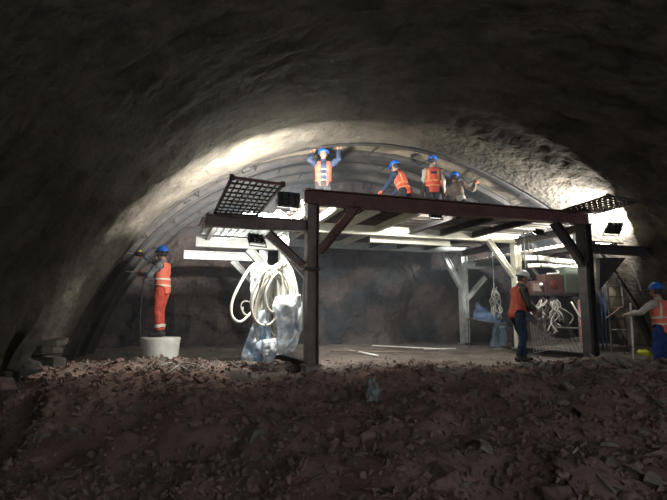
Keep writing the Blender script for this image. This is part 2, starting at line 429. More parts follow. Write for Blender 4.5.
# uncountable small rubble
def rubble(name, n, dmin, dmax, smin, smax, kname, cs=0.8, power=2.0, minx=-2.9):
    vs, fs = [], []
    src = []
    for k in range(6):
        me = rock_mesh(500 + k, 9, 0.7)
        src.append(([v.co.copy() for v in me.vertices], [tuple(p.vertices) for p in me.polygons])); bpy.data.meshes.remove(me)
    for _ in range(n):
        x, y, d, c = rnd_ground(dmin, dmax, cs)
        if x < minx: continue
        if noise.noise(Vector((x * 1.1, y * 1.1, 40 + len(kname)))) < random.uniform(-0.5, 0.25): continue
        s = smin + (smax - smin) * random.random() ** power
        q = Quaternion((random.gauss(0, 1), random.gauss(0, 1), random.gauss(0, 1), random.gauss(0, 1))).normalized()
        sv, sf = random.choice(src); o = Vector((x, y, ground(x, y) + s * 0.12)); b = len(vs)
        st = Vector((random.uniform(.8, 1.4), random.uniform(.7, 1.1), random.uniform(.6, 1)))
        for v in sv: vs.append(o + (q @ Vector((v.x * st.x, v.y * st.y, v.z * st.z))) * s)
        for f in sf: fs.append(tuple(i + b for i in f))
    me = bpy.data.meshes.new(name); me.from_pydata(vs, [], fs); me.update()
    o = link(name, me, M[kname], floor); o['kind'] = 'stuff'; return o
rubble('rubble', 14000, 2.8, 9.0, 0.03, 0.12, 'rock_red')
rubble('rubble', 9000, 2.8, 9.8, 0.03, 0.13, 'rock_brown')
rubble('rubble', 2600, 3.2, 12.5, 0.025, 0.09, 'rock_grey')

# broken shotcrete at the foot of the left wall
def on_wall(px, py, inset):
    d = 4.0
    while d < 10.5:
        q = at_depth(px, py, d); th = math.atan2(q.z - CZ, q.x - CX)
        if math.hypot(q.z - CZ, q.x - CX) > rad(th) - inset: break
        d += 0.02
    return d
def slab(px0, py0, w, h, t, tilt, rz, label, depth, sinkz=0.0, m='slab'):
    rnd = random.Random(int(px0 * 7 + py0)); bm = bmesh.new(); n = 9
    outl = [(math.cos(2 * math.pi * k / n) * w / 2 * rnd.uniform(.8, 1.05), math.sin(2 * math.pi * k / n) * h / 2 * rnd.uniform(.8, 1.05)) for k in range(n)]
    a = [bm.verts.new((x, y_, -t / 2)) for x, y_ in outl]; b = [bm.verts.new((x * rnd.uniform(.92, 1), y_ * rnd.uniform(.92, 1), t / 2 + rnd.uniform(-.01, .01))) for x, y_ in outl]
    bm.faces.new(a[::-1]); bm.faces.new(b)
    for i in range(n): bm.faces.new((a[i], a[(i + 1) % n], b[(i + 1) % n], b[i]))
    o = obj('concrete_chunk', bm, M[m], bevel=0.008)
    p = at_depth(px0, py0, on_wall(px0, py0, depth)); o.location = (p.x, p.y, p.z + sinkz)
    o.rotation_euler = (tilt[0], tilt[1], rz)
    if tilt[2] == 'wall':                                   # lies flat against the curved wall
        n_ = Vector((CX - p.x, 0, CZ - p.z)).normalized(); ax = Vector((0, 1, 0)); tg = ax.cross(n_)
        o.rotation_euler = (Matrix((ax, n_.cross(ax), n_)).transposed() @ Matrix.Rotation(rz, 3, 'Z')).to_euler()
    return tag(o, label, 'slab', 'broken slabs at the foot of the left wall')
slab(26, 349, 0.42, 0.80, 0.09, (0, 0, 'wall'), R(-6), 'pale broken concrete slab leaning on the left tunnel wall', .13)
slab(50, 344, 0.50, 0.42, 0.07, (R(4), R(-12), 0), R(30), 'uppermost flat slab of the small stack beside the leaning slab', .22)
slab(46, 352, 0.46, 0.40, 0.08, (R(-4), R(-6), 0), R(-10), 'middle flat slab of the small stack beside the leaning slab', .24)
slab(50, 361, 0.55, 0.45, 0.10, (R(5), R(4), 0), R(60), 'lowest flat slab of the small stack at the left wall', .30)
for px0, py0, sz, inset, kn, lb in ((31, 367, 0.34, 0.25, 'rock_grey', 'rounded grey lump of concrete below the leaning slab'), (6, 385, 0.32, 0.25, 'rock_brown', 'brown lump lowest beside the left wall at the picture edge')):
    o = bpy.data.objects.new('boulder', rmeshes[kn][5]); COL.objects.link(o); o.location = at_depth(px0, py0, on_wall(px0, py0, inset)); o.scale = (sz, sz * .9, sz); o.rotation_euler = (.3, .2, px0)
    tag(o, lb, 'boulder', 'lumps at the foot of the left wall')

# ------------------------------------------------------------------ the gantry
G0 = on_z(311, 371, 0.0); G1 = on_z(592, 361, 0.0)
EX = (G1 - G0).normalized(); EY = Vector((-EX.y, EX.x, 0)); W = (G1 - G0).length
GA = math.atan2(EX.y, EX.x)
TOP = (on_plane(311, 190, G0, EY)).z                        # top of the front beam
def gl(px, py, yl):                                         # pixel -> gantry place on the frame that stands yl behind the front
    p = on_plane(px, py, G0 + EY * yl, EY) - G0
    return Vector((p.dot(EX), yl, p.z))
def glz(px, py, z):                                         # pixel -> gantry place at a level
    p = on_z(px, py, z) - G0
    return Vector((p.dot(EX), p.dot(EY), z))
def gw(x, y, z): return G0 + EX * x + EY * y + Vector((0, 0, z))
print('GANTRY', W, TOP, math.degrees(GA), G0, G1)
gan = empty('work_gantry', G0, GA, 'brown and cream steel work platform on posts in front of the rock face', 'gantry')
Y1, Y2 = 2.1, 4.4                                           # middle and rear frame
BH = 0.25
def beam(name, p0, p1, m, h=0.2, b=0.15, up=Vector((0, 0, 1)), prof=None, parent=None):
    bm = bmesh.new(); add_profile(bm, p0, p1, prof or I_prof(h, b), up)
    return obj(name, bm, M[m], parent or gan, bevel=0.003)
zb = TOP - BH
FORW = Vector((0, 1, 0))
# front frame
beam('front_beam', (-0.13, 0, TOP - BH / 2), (W + 0.16, 0, TOP - BH / 2), 'rust', BH, 0.2)
for x in (0, W):
    z0 = 0.10 if x == 0 else 0.0
    p = beam('post', (x, 0, z0), (x, 0, zb), 'rust_grey' if x == 0 else 'dark_steel', 0.20, 0.22, Vector((1, 0, 0)))
    bm = bmesh.new(); add_box(bm, (x, 0, z0 - 0.01), (0.3, 0.3, 0.025)); obj('base_plate', bm, M['rust_grey'], p, bevel=0.004)
    if x == 0:
        bm = bmesh.new(); add_box(bm, (x - 0.02, 0, zb * 0.60), (0.27, 0.26, 0.045)); obj('splice_band', bm, M['dark_steel'], p, bevel=0.006)
def knee(pa, pb, m, h=0.15, b=0.14): beam('knee_brace', pa, pb, m, h, b)
a = gl(319, 252, 0); b_ = gl(358, 205, 0); knee(a, b_, 'rust')
a = gl(586, 268, 0); b_ = gl(554, 222, 0); knee(a, b_, 'dark_steel')
# left wing, front
wl = gl(206, 218.5, 0); wr = gl(306, 228, 0); wz = (wr.z + wl.z) / 2
beam('wing_beam', (wl.x, 0, wz), (-0.1, 0, wz), 'rust_grey', 0.19, 0.15)
WT = wz + 0.095
bm = bmesh.new(); add_box(bm, (wl.x, 0, wz), (0.015, 0.15, 0.19)); obj('wing_end_plate', bm, M['rust_grey'], gan)
a = gl(303, 266, 0); b_ = gl(268, 233, 0); knee(a, b_, 'rust_grey', 0.14, 0.12)
# white strip standing in for the lit flange edges of left brace and post
bm = bmesh.new()
add_tube(bm, [gl(281, 252, 0.12), gl(304, 278, 0.12), gl(303, 305, 0.12)], 0.014, 6)
obj('lit_flange_strip', bm, M['white_paint'], gan)
# right wing, front
q0 = gl(597, 249, 0.1); q1 = gl(652, 257, 0.1); qz = q0.z
beam('wing_beam', (W + 0.1, 0.1, qz), (q1.x, 0.1, qz), 'dark_steel', 0.19, 0.15)
bm = bmesh.new()
tri = [gl(598, 290, 0.1), gl(624, 258, 0.1), gl(598, 258, 0.1)]
va = [bm.verts.new(v + Vector((0, -0.05, 0))) for v in tri]; vb = [bm.verts.new(v + Vector((0, 0.05, 0))) for v in tri]
bm.faces.new(va); bm.faces.new(vb[::-1])
for i in range(3): bm.faces.new((va[i], va[(i + 1) % 3], vb[(i + 1) % 3], vb[i]))
obj('gusset', bm, M['dark_steel'], gan)
# middle frame (cream)
mt = TOP - 0.14
def post(x, y, m, h=0.18, top=None, name='post'):
    p = beam(name, (x, y, 0.12), (x, y, top if top else mt - 0.2), m, h, h, Vector((1, 0, 0)))
    bm = bmesh.new(); add_box(bm, (x, y, 0.13), (0.28, 0.28, 0.025)); obj('base_plate', bm, M['galv'], p)
    return p
beam('middle_beam', (-0.1, Y1, mt - 0.1), (W + 0.1, Y1, mt - 0.1), 'cream', 0.2, 0.16)
post(0, Y1, 'white_paint'); post(W, Y1, 'cream')
knee(gl(514, 276, Y1), gl(488, 240, Y1), 'cream', 0.12, 0.11)
wlA = gl(196, 239, Y1); zA = gl(245, 244, Y1).z
wlA.x = max(wlA.x, -2.0)
beam('wing_beam', (wlA.x, Y1, zA), (-0.1, Y1, zA), 'white_paint', 0.2, 0.16)
knee((-0.09, Y1, zA - 0.75), (-0.72, Y1, zA - 0.1), 'white_paint', 0.16, 0.14)
beam('wing_beam', (W + 0.1, Y1, zA), (W + 1.3, Y1, zA), 'cream', 0.18, 0.15)
# hung cream channel below the deck
h0 = gl(370, 238, Y1 + 0.35); h1 = gl(450, 243, Y1 + 0.35)
beam('hung_channel', (h0.x, Y1 + 0.35, h0.z), (h1.x, Y1 + 0.35, h0.z), 'cream', 0.2, 0.14)
# rear frame (galvanised)
rt = TOP - 0.12
beam('rear_beam', (-0.1, Y2, rt - 0.12), (W + 0.1, Y2, rt - 0.12), 'galv', 0.18, 0.15)
post(0, Y2, 'galv', 0.2, rt - 0.2); post(W, Y2, 'galv', 0.2, rt - 0.2)
knee((W - 0.08, Y2, 1.72), (W - 0.62, Y2, rt - 0.22), 'galv', 0.15, 0.13)
knee((W + 0.08, Y2, 1.35), (W + 0.75, Y2, 2.0), 'galv', 0.12, 0.11)
zB = gl(240, 257, Y2).z; xB = gl(184, 252, Y2).x
beam('wing_beam', (xB, Y2, zB), (-0.1, Y2, zB), 'galv', 0.2, 0.16)
knee((-0.09, Y2, zB - 0.75), (-0.75, Y2, zB - 0.1), 'galv', 0.15, 0.13)
beam('wing_beam', (W + 0.1, Y2, zB), (W + 1.2, Y2, zB), 'galv', 0.18, 0.15)
# side sills and rails
for x in (0, W):
    beam('sill_beam', (x, 0.15 if x else 0.2, 0.04), (x, Y2 + 0.2, 0.04), 'dark_steel', 0.22, 0.2)
    beam('side_beam', (x, 0.1, TOP - 0.32), (x, Y2, TOP - 0.32), 'cream' if x == 0 else 'dark_steel', 0.16, 0.14)
# longitudinal joists
for i, x in enumerate((0.55, 1.25, 2.05, 2.9, 3.7, 4.55)):
    beam('joist', (x, 0.1, TOP - 0.21), (x, Y2, TOP - 0.21), 'cream' if i in (0, 1, 2) else 'dark_steel', 0.13, 0.1)
# wing longitudinals
for x, m in ((wl.x + 0.2, 'white_paint'), (-0.65, 'white_paint')):
    beam('wing_joist', (x, 0.08, WT - 0.05), (x, Y1, WT - 0.05), m, 0.09, 0.07)
for x in (W + 0.45, W + 1.05):
    beam('wing_joist', (x, 0.15, qz + 0.12), (x, Y2, qz + 0.12), 'dark_steel', 0.09, 0.07)
# deck: boards on the left two thirds, open slats on the right
ZD = TOP - 0.14
yk = 0.16
while yk < Y2 + 0.2:
    for (x0, x1) in ((-0.1, 1.62), (1.64, 3.1)):
        bm = bmesh.new(); add_box(bm, ((x0 + x1) / 2, yk + 0.115, ZD + 0.02 + random.uniform(-.004, .004)), (x1 - x0 - random.uniform(.0, .03), 0.23, 0.04))
        obj('deck_board', bm, M['plank'], gan)
    yk += 0.25 + (0.05 if random.random() < 0.3 else 0)
yk = 0.16
while yk < Y2 + 0.2:
    bm = bmesh.new(); add_box(bm, ((3.12 + W + 0.1) / 2, yk + 0.03, ZD + 0.01 + random.uniform(-.012, .012)), (W - 3.02, 0.075, 0.028), Matrix.Rotation(random.uniform(-.012, .012), 3, 'Z'))
    obj('deck_slat', bm, M['slat'], gan); yk += random.uniform(0.105, 0.15)
yk = 0.25
while yk < Y2:
    bm = bmesh.new(); add_box(bm, (W + 0.72, yk, qz + 0.18), (1.2, 0.06, 0.025)); obj('wing_slat', bm, M['slat'], gan); yk += 0.17
# gratings that jut out towards the photographer
def grating(c, nx, ny, m, edge_m, bar=0.012, fr=0.035):
    c = [Vector(v) for v in c]                              # near-left, near-right, far-right, far-left
    def q(s, t): return (c[0] * (1 - s) + c[1] * s) * (1 - t) + (c[3] * (1 - s) + c[2] * s) * t
    bm = bmesh.new()
    for k in range(1, nx): add_profile(bm, q(k / nx, 0), q(k / nx, 1), box_prof(bar, bar * 1.6))
    for k in range(1, ny): add_profile(bm, q(0, k / ny), q(1, k / ny), box_prof(bar, bar * 1.6))
    g = obj('grating_panel', bm, M[m], gan)
    for i, (s0, t0, s1, t1) in enumerate(((0, 0, 1, 0), (1, 0, 1, 1), (1, 1, 0, 1), (0, 1, 0, 0))):
        bm = bmesh.new(); add_profile(bm, q(s0, t0), q(s1, t1), box_prof(fr, fr)); obj('frame_bar', bm, M[edge_m if i == 0 else m], g)
    for (s, t) in ((0, 0), (1, 0)):
        bm = bmesh.new(); p = q(s, t); add_tube(bm, [p - Vector((0, 0, .03)), p + Vector((0, 0, .035))], 0.03, 8); obj('frame_bolt', bm, M[m], g)
    return g
nl = glz(232, 177.5, WT + 0.03); nr = glz(283, 184.5, WT + 0.03)
L_ = nl.y * 0.5 + nr.y * 0.5
fl = glz(215, 212, WT + 0.03); fx = glz(256, 216, WT + 0.03)
grating([(nl.x, nl.y, WT + .03), (nr.x, nr.y, WT + .03), (fx.x, 0.02, WT + .03), (fl.x, 0.02, WT + .03)], 8, 9, 'mesh', 'mesh_red', 0.014)
rn = [glz(608, 195.6, TOP + 0.02), glz(640, 201.5, TOP + 0.02), glz(584, 216.5, TOP + 0.02), glz(560, 211, TOP + 0.02)]
grating([rn[0], rn[1], (rn[2].x, 0.05, TOP + .02), (rn[3].x, 0.05, TOP + .02)], 6, 9, 'mesh', 'mesh', 0.02)
# left wing deck grating behind the front wing beam
grating([(wl.x + 0.05, 0.1, WT + .02), (-0.15, 0.1, WT + .02), (-0.15, Y1 - .1, WT + .02), (wl.x + .05, Y1 - .1, WT + .02)], 12, 14, 'galv', 'white_paint', 0.014, 0.04)
# foot block under the front left post
bm = bmesh.new(); add_box(bm, (0.0, 0, 0), (0.26, 0.26, 0.12))
o = obj('foot_block', bm, M['block'], bevel=0.015); o.location = gw(0.0, 0, 0.012); o.rotation_euler = (0, 0, GA + 0.06)
tag(o, 'pale square block under the brown front left post', 'block')

# ------------------------------------------------------------------ flood lamps
def flood(name, x, y, z, aim, power, label, size=(0.40, 0.27), parent=None, spread=180, foot='post'):
    aim = Vector(aim).normalized(); s, u = frame(aim)
    m3 = Matrix((s, aim, u)).transposed()
    t = empty(name, gw(x, y, z), GA, label, 'lamp', 'flood lamps on the gantry')
    def P(a, b, c): return m3 @ Vector((a, b, c))
    w, h = size
    bm = bmesh.new(); add_box(bm, P(0, 0, 0), (w, 0.055, h), m3); obj('housing', bm, M['black_plastic'], t, bevel=0.01)
    for k in range(3):
        bm = bmesh.new(); add_box(bm, P((k - 1) * w * 0.3, -0.045, 0), (0.016, 0.045, h * 0.88), m3); obj('cooling_fin', bm, M['black_plastic'], t)
    bm = bmesh.new(); add_box(bm, P(0, -0.05, 0), (w * 0.9, 0.03, 0.014), m3); obj('cooling_fin', bm, M['black_plastic'], t)
    bm = bmesh.new(); add_box(bm, P(0, 0.031, 0), (w * 0.9, 0.006, h * 0.86), m3); obj('lamp_glass', bm, M['lamp_glass'], t)
    bm = bmesh.new()
    add_tube(bm, [P(-w / 2 - .02, 0, 0), P(-w / 2 - .02, 0, -h / 2 - .05), P(w / 2 + .02, 0, -h / 2 - .05), P(w / 2 + .02, 0, 0)], 0.012, 6)
    obj('bracket', bm, M['dark_steel'], t)
    li = bpy.data.lights.new('flood_light', 'AREA'); li.shape = 'RECTANGLE'; li.size = w * 0.85; li.size_y = h * 0.8
    li.energy = power; li.color = (1.0, 0.97, 0.90); li.spread = R(spread)
    lo = bpy.data.objects.new('flood_light', li); COL.objects.link(lo); lo.parent = t
    lo.location = P(0, 0.04, 0); lo.rotation_euler = aim.to_track_quat('-Z', 'Y').to_euler()
    return t
p = gl(288.5, 200, 0.2); flood('flood_lamp', p.x, p.y, p.z, (-0.10, 1.0, -0.04), FLOOD_POWER['left_up'], 'black flood lamp beside the left front post above the wing')
p = gl(256.5, 239, 0.15); flood('flood_lamp', p.x, p.y, p.z, (-0.45, 0.9, -0.38), FLOOD_POWER['left_down'], 'black flood lamp hung under the left wing beam', (0.30, 0.17))
p = gl(614, 228, 0.02); flood('flood_lamp', p.x, p.y, p.z, (0.06, 0.80, 0.58), FLOOD_POWER['right_up'], 'black flood lamp beyond the right end of the front beam', (0.36, 0.26))
flood('flood_lamp', 2.47, 0.22, TOP - 0.225, (0.0, 0.8, -0.5), FLOOD_POWER['centre_fill'], 'added black fill lamp under the middle of the front beam', (0.22, 0.11))  # added lamp, brightens the rock face and the ground below
flood('flood_lamp', W - 0.9, 0.25, TOP - 0.42, (-0.05, 0.6, -0.75), FLOOD_POWER['right_fill'], 'added black fill lamp under the right end of the deck', (0.22, 0.11))  # added lamp, brightens the boxes under the deck

# ------------------------------------------------------------------ people
def loft(bm, rings, n=16):
    rs = []
    for c, a, b, ra, rb in rings:
        rs.append([bm.verts.new(c + a * (ra * math.cos(2 * math.pi * k / n)) + b * (rb * math.sin(2 * math.pi * k / n))) for k in range(n)])
    for i in range(len(rs) - 1):
        for k in range(n):
            bm.faces.new((rs[i][k], rs[i][(k + 1) % n], rs[i + 1][(k + 1) % n], rs[i + 1][k]))
    bm.faces.new(rs[0][::-1]); bm.faces.new(rs[-1])
def limb(bm, p0, p1, r0, r1, mid=None, n=14):
    d = (p1 - p0); s, u = frame(d); d.normalize(); L = (p1 - p0).length
    st = [(-r0 * .98, .2), (-r0 * .7, .72), (0, 1)]
    rings = [(p0 + d * t, s, u, r0 * k, r0 * k) for t, k in st]
    if mid: rings.append((p0 + d * L * mid[0], s, u, mid[1], mid[1]))
    rings += [(p1 + d * (-t), s, u, r1 * k, r1 * k) for t, k in ((0, 1), (-r1 * .7, .72), (-r1 * .98, .2))]
    loft(bm, rings, n)
def ik(a, t, l1, l2, pole):
    d = t - a; L = min(d.length, (l1 + l2) * 0.995); dn = d.normalized(); t = a + dn * L
    x = (l1 * l1 - l2 * l2 + L * L) / (2 * L); h = math.sqrt(max(l1 * l1 - x * x, 1e-6))
    pl = (pole - dn * pole.dot(dn)).normalized()
    return a + dn * x + pl * h, t
def seg_dist(p, a, b):
    ab = b - a; t = max(0, min(1, (p - a).dot(ab) / ab.length_squared)); return (p - (a + ab * t)).length, t
def person(loc, heading, label, group, P):
    """local frame: +x right hand, +y forward, z up; feet at z=0"""
    rz = math.atan2(-heading.x, heading.y)
    root = empty('person', loc, rz, label, 'person', group)
    V = Vector; X = V((1, 0, 0)); Z = V((0, 0, 1))
    k = P.get('scale', 0.93)
    pelvis = V(P.get('pelvis', (0, 0, 0.93)))
    tdir = V(P.get('torso', (0, 0.05, 1))).normalized()
    lat = (X - tdir * X.dot(tdir)).normalized(); 
    if 'twist' in P: lat = (Matrix.Rotation(R(P['twist']), 3, tdir) @ lat)
    fw = tdir.cross(lat).normalized()
    if fw.y < 0 and abs(tdir.z) > 0.3: fw = -fw
    neck = pelvis + tdir * 0.52
    hd = V(P.get('head', (0, 0.08, 1))).normalized()             # up direction of the head
    look = V(P.get('look', (0, 1, 0))); look = (look - hd * look.dot(hd)).normalized()
    hx = look.cross(hd).normalized()
    sh = {-1: neck - tdir * 0.07 - lat * 0.185, 1: neck - tdir * 0.07 + lat * 0.185}
    if 'shrug' in P:
        for s in sh: sh[s] = sh[s] + Z * P['shrug'] * (1 if s > 0 else 1)
    hips = {s: pelvis - tdir * 0.04 + X * (0.095 * s) for s in (-1, 1)}
    bm = bmesh.new(); bones = []
    # torso
    rings = []
    for t, ra, rb, o in ((-0.11, .09, .07, 0), (-0.09, .145, .105, -.005), (0, .168, .118, -.005), (.12, .158, .105, 0), (.24, .158, .105, .005), (.36, .172, .115, .008), (.44, .175, .105, .0), (.49, .13, .085, -.008), (.53, .07, .06, -.01)):
        rings.append((pelvis + tdir * t + fw * o, lat, fw, ra, rb))
    loft(bm, rings, 20)
    bones.append(('pelvis', pelvis - tdir * .08, pelvis + tdir * 0.03, .13)); bones.append(('torso', pelvis + tdir * .08, neck - tdir * .05, .13))
    for s in (-1, 1): limb(bm, neck - tdir * 0.06 - lat * (-.06 * s), sh[s], .07, .068); bones.append(('torso', neck - tdir * .06, sh[s] - lat * (.05 * s), .06))
    # neck and head
    hb = neck + tdir * 0.02
    hc = neck + tdir * 0.05 + hd * 0.135 + look * 0.02
    limb(bm, neck - tdir * .03, hc - hd * .04 - look * .01, .06, .055); bones.append(('neck', neck, hc - hd * .09, .05))
    hr = []
    for t, ra, rb, o in ((-.118, .025, .03, .045), (-.105, .045, .055, .035), (-.07, .06, .078, .02), (-.03, .07, .092, .005), (.02, .076, .098, 0), (.06, .075, .096, -.004), (.09, .062, .08, -.006), (.112, .03, .042, -.006)):
        hr.append((hc + hd * t + look * o, hx, look, ra, rb))
    loft(bm, hr, 20)
    limb(bm, hc + look * .094 + hd * .012, hc + look * .112 - hd * .028, .011, .017, n=8)                 # nose
    limb(bm, hc + look * .085 - hd * .062 - hx * .018, hc + look * .085 - hd * .062 + hx * .018, .012, .012, n=8)
    for s in (-1, 1): limb(bm, hc + hx * (.078 * s) + hd * .02, hc + hx * (.076 * s) - hd * .03, .016, .012, n=8)
    bones.append(('head', hc - hd * .05, hc + hd * .05, .09))
    # arms and hands
    hand_info = {}
    for s, key in ((-1, 'handL'), (1, 'handR')):
        tgt = V(P.get(key, (0.27 * s, 0.08, 0.80)))
        pole = V(P.get('pole' + key[-1], (0.5 * s, -0.6, -0.4)))
        el, wr = ik(sh[s], tgt, .285, .255, pole)
        limb(bm, sh[s], el, .058, .043, (.4, .054)); limb(bm, el, wr, .043, .030, (.3, .044))
        bones += [('uarm', sh[s], el, .05), ('farm', el, wr, .037)]
        fd = (wr - el).normalized()
        pn = V(P.get('palm' + key[-1], (0, 0, -1))); pn = (pn - fd * pn.dot(fd))
        pn = pn.normalized() if pn.length > .05 else frame(fd)[0]
        sd = fd.cross(pn).normalized()
        loft(bm, [(wr - fd * .02, sd, pn, .024, .02), (wr + fd * .02, sd, pn, .036, .019), (wr + fd * .06, sd, pn, .044, .018), (wr + fd * .09, sd, pn, .041, .015), (wr + fd * .1, sd, pn, .03, .01)], 12)
        curl = P.get('curl' + key[-1], 0.5); tip = wr
        for q, (off, ln) in enumerate(((-.031, .074), (-.0105, .084), (.0105, .078), (.031, .06))):
            b0 = wr + fd * .088 + sd * off; dd = fd.copy()
            for j, fr_ in enumerate((.45, .32, .23)):
                dd = (Matrix.Rotation(curl * (0.7 if j == 0 else 1.0), 3, -sd) @ dd) if False else (dd * math.cos(curl) + pn * math.sin(curl)).normalized() if j == 0 else (dd * math.cos(curl) + (pn * math.cos(curl * j) - fd * math.sin(curl * j)) * math.sin(curl)).normalized()
                b1 = b0 + dd * ln * fr_; limb(bm, b0, b1, .0095, .0088, n=8); b0 = b1
            tip = b0; bones.append(('hand', wr + fd * .085 + sd * off, b0, .01))
        ts = -1 if s > 0 else 1
        tb = wr + fd * .03 + sd * (.034 * ts); t1 = tb + (fd * .6 + sd * ts * .7 + pn * .35).normalized() * .045; t2 = t1 + (fd * .85 + sd * ts * .15 + pn * .5).normalized() * .035
        limb(bm, tb, t1, .014, .0115, n=8); limb(bm, t1, t2, .0115, .0095, n=8); bones.append(('hand', tb, t2, .012))
        bones.append(('hand', wr + fd * .025, wr + fd * .09, .03))
        hand_info[key] = (wr + fd * 0.08 + pn * 0.025, fd, pn)
    # legs and feet
    for s, key in ((-1, 'footL'), (1, 'footR')):
        ft = V(P.get(key, (0.10 * s, 0.0, 0.0)))
        an = ft + V((0, 0, 0.09))
        pole = V(P.get('knee' + key[-1], (0.1 * s, 1, 0.1)))
        kn, an = ik(hips[s], an, .43, .415, pole)
        limb(bm, hips[s], kn, .092, .058, (.35, .085)); limb(bm, kn, an, .056, .040, (.3, .058))
        bones += [('thigh', hips[s], kn, .075), ('shin', kn, an, .05)]
        td = V(P.get('toe' + key[-1], (0.12 * s, 1, 0))).normalized()
        fb = V((an.x, an.y, ft.z)); sdv = td.cross(Z).normalized()
        loft(bm, [(fb - td * .07 + Z * .045, sdv, Z, .02, .02), (fb - td * .06 + Z * .045, sdv, Z, .036, .045), (fb + Z * .05, sdv, Z, .042, .05), (fb + td * .09 + Z * .036, sdv, Z, .048, .036), (fb + td * .16 + Z * .03, sdv, Z, .044, .03), (fb + td * .195 + Z * .028, sdv, Z, .022, .02)], 14)
        bones.append(('foot', fb - td * .04 + Z * .04, fb + td * .17 + Z * .03, .035))
    bmesh.ops.recalc_face_normals(bm, faces=bm.faces)
    me = bpy.data.meshes.new('raw'); bm.to_mesh(me); bm.free()
    tmp = bpy.data.objects.new('raw', me); COL.objects.link(tmp)
    md = tmp.modifiers.new('r', 'REMESH'); md.mode = 'VOXEL'; md.voxel_size = 0.0095
    sm = tmp.modifiers.new('s', 'SMOOTH'); sm.factor = 0.5; sm.iterations = 3
    dg = bpy.context.evaluated_depsgraph_get(); dg.update()
    body_me = bpy.data.meshes.new_from_object(tmp.evaluated_get(dg)); bpy.data.objects.remove(tmp); bpy.data.meshes.remove(me)
    body_me.name = 'body'; body_me.materials.clear(); body_me.shade_smooth()
    body = link('body', body_me, M['skin'], root)
    # which bone each vertex belongs to
    vb = []
    for v in body_me.vertices:
        best = None
        for nm, a, b, r in bones:
            d, t = seg_dist(v.co, a, b); d -= r
            if best is None or d < best[0]: best = (d, nm, t)
        vb.append((best[1], best[2]))
    nrm = [v.normal.copy() for v in body_me.vertices]; cos = [v.co.copy() for v in body_me.vertices]
    polys = [tuple(p.vertices) for p in body_me.polygons]
    def garment(name, test, off, m, parent, wrinkle=0.0, thick=0.006, wf=9.0, single=False):
        keep = [f for f in polys if all(test(i) for i in f)]
        if not keep: return None
        idx = {}; vs = []; fs = []
        for f in keep:
            g = []
            for i in f:
                if i not in idx:
                    idx[i] = len(vs)
                    w = wrinkle * noise.fractal(cos[i] * wf, 1.0, 2.0, 2) if wrinkle else 0
                    vs.append(cos[i] + nrm[i] * (off + w))
                g.append(idx[i])
            fs.append(tuple(g))
        # one object for each separate piece of cloth
        par = list(range(len(vs)))
        def find(a):
            while par[a] != a: par[a] = par[par[a]]; a = par[a]
            return a
        for f in fs:
            r0 = find(f[0])
            for i in f[1:]: par[find(i)] = r0
        comps = {}
        for f in fs: comps.setdefault(find(f[0]), []).append(f)
        first = None
        big = max(len(c) for c in comps.values())
        for c in sorted(comps.values(), key=len, reverse=True):
            if len(c) < max(12, big * 0.12) or (single and first): continue
            ix = {}; cv = []; cf = []
            for f in c:
                g = []
                for i in f:
                    if i not in ix: ix[i] = len(cv); cv.append(vs[i])
                    g.append(ix[i])
                cf.append(tuple(g))
            mm = bpy.data.meshes.new(name); mm.from_pydata(cv, [], cf); mm.update(); mm.shade_smooth()
            o = link(name, mm, M[m], parent)
            s_ = o.modifiers.new('cloth', 'SOLIDIFY'); s_.thickness = thick; s_.offset = 1
            first = first or o
        return first
    def tt(i): return (cos[i] - pelvis).dot(tdir)
    def ll(i): return (cos[i] - pelvis).dot(lat)
    def ff(i): return (cos[i] - pelvis).dot(fw)
    garment('shirt', lambda i: vb[i][0] in ('torso', 'uarm') or (vb[i][0] == 'farm' and vb[i][1] < P.get('sleeve', .92)) or (vb[i][0] == 'pelvis' and tt(i) > -.02), .010, P['shirt'], root, .012)
    garment('trousers', lambda i: vb[i][0] in ('pelvis', 'thigh') or (vb[i][0] == 'shin' and vb[i][1] < .93), .014, P['trousers'], root, .014)
    garment('boot', lambda i: vb[i][0] == 'foot' or (vb[i][0] == 'shin' and vb[i][1] > .82), .012 if P.get('low', False) else .006, 'boot', root, 0, .006)
    if P.get('ankle_band'):
        garment('ankle_band', lambda i: vb[i][0] == 'shin' and .62 < vb[i][1] < .80, .034, 'stripe', root, 0, .003)
    if P.get('gloves'):
        garment('glove', lambda i: vb[i][0] == 'hand' or (vb[i][0] == 'farm' and vb[i][1] > .88), .003, P['gloves'], root, 0, .003)
    if P.get('vest'):
        op = P.get('open', 0.0)
        vt = lambda i: (vb[i][0] in ('torso', 'pelvis') and -.10 < tt(i) < .50 and not (vb[i][0] == 'torso' and abs(ll(i)) > .175 and tt(i) > .3)
                        and not (op and ff(i) > .02 and abs(ll(i)) < op) and not (ff(i) > .03 and tt(i) > .40 and abs(ll(i)) < .05))
        ve = garment('vest', vt, .030, P['vest'], root, .012, .006, single=True)
        sm_ = P.get('stripe', 'stripe')
        for z0, z1 in ((.02, .065), (.155, .20)):
            garment('reflective_stripe', lambda i: vt(i) and z0 < tt(i) < z1, .039, sm_, ve, .012, .002)
        for sgn in (-1, 1) if P.get('braces', True) else ():
            garment('reflective_stripe', lambda i: vt(i) and tt(i) > .19 and .085 < ll(i) * sgn < .125, .038, sm_, ve, .012, .002)
        if P.get('patch'):
            garment('back_patch', lambda i: vt(i) and ff(i) < 0 and .33 < tt(i) < .40 and abs(ll(i)) < .06, .040, P['patch'], ve, .012, .002)
        if op:
            for z0, z1 in ((.03, .06), (.16, .19), (.29, .32)):
                garment('vest_clasp', lambda i: vb[i][0] in ('torso', 'pelvis') and z0 < tt(i) < z1 and ff(i) > .02 and abs(ll(i)) < op * 1.1, .032, 'stripe', ve, .0, .003)
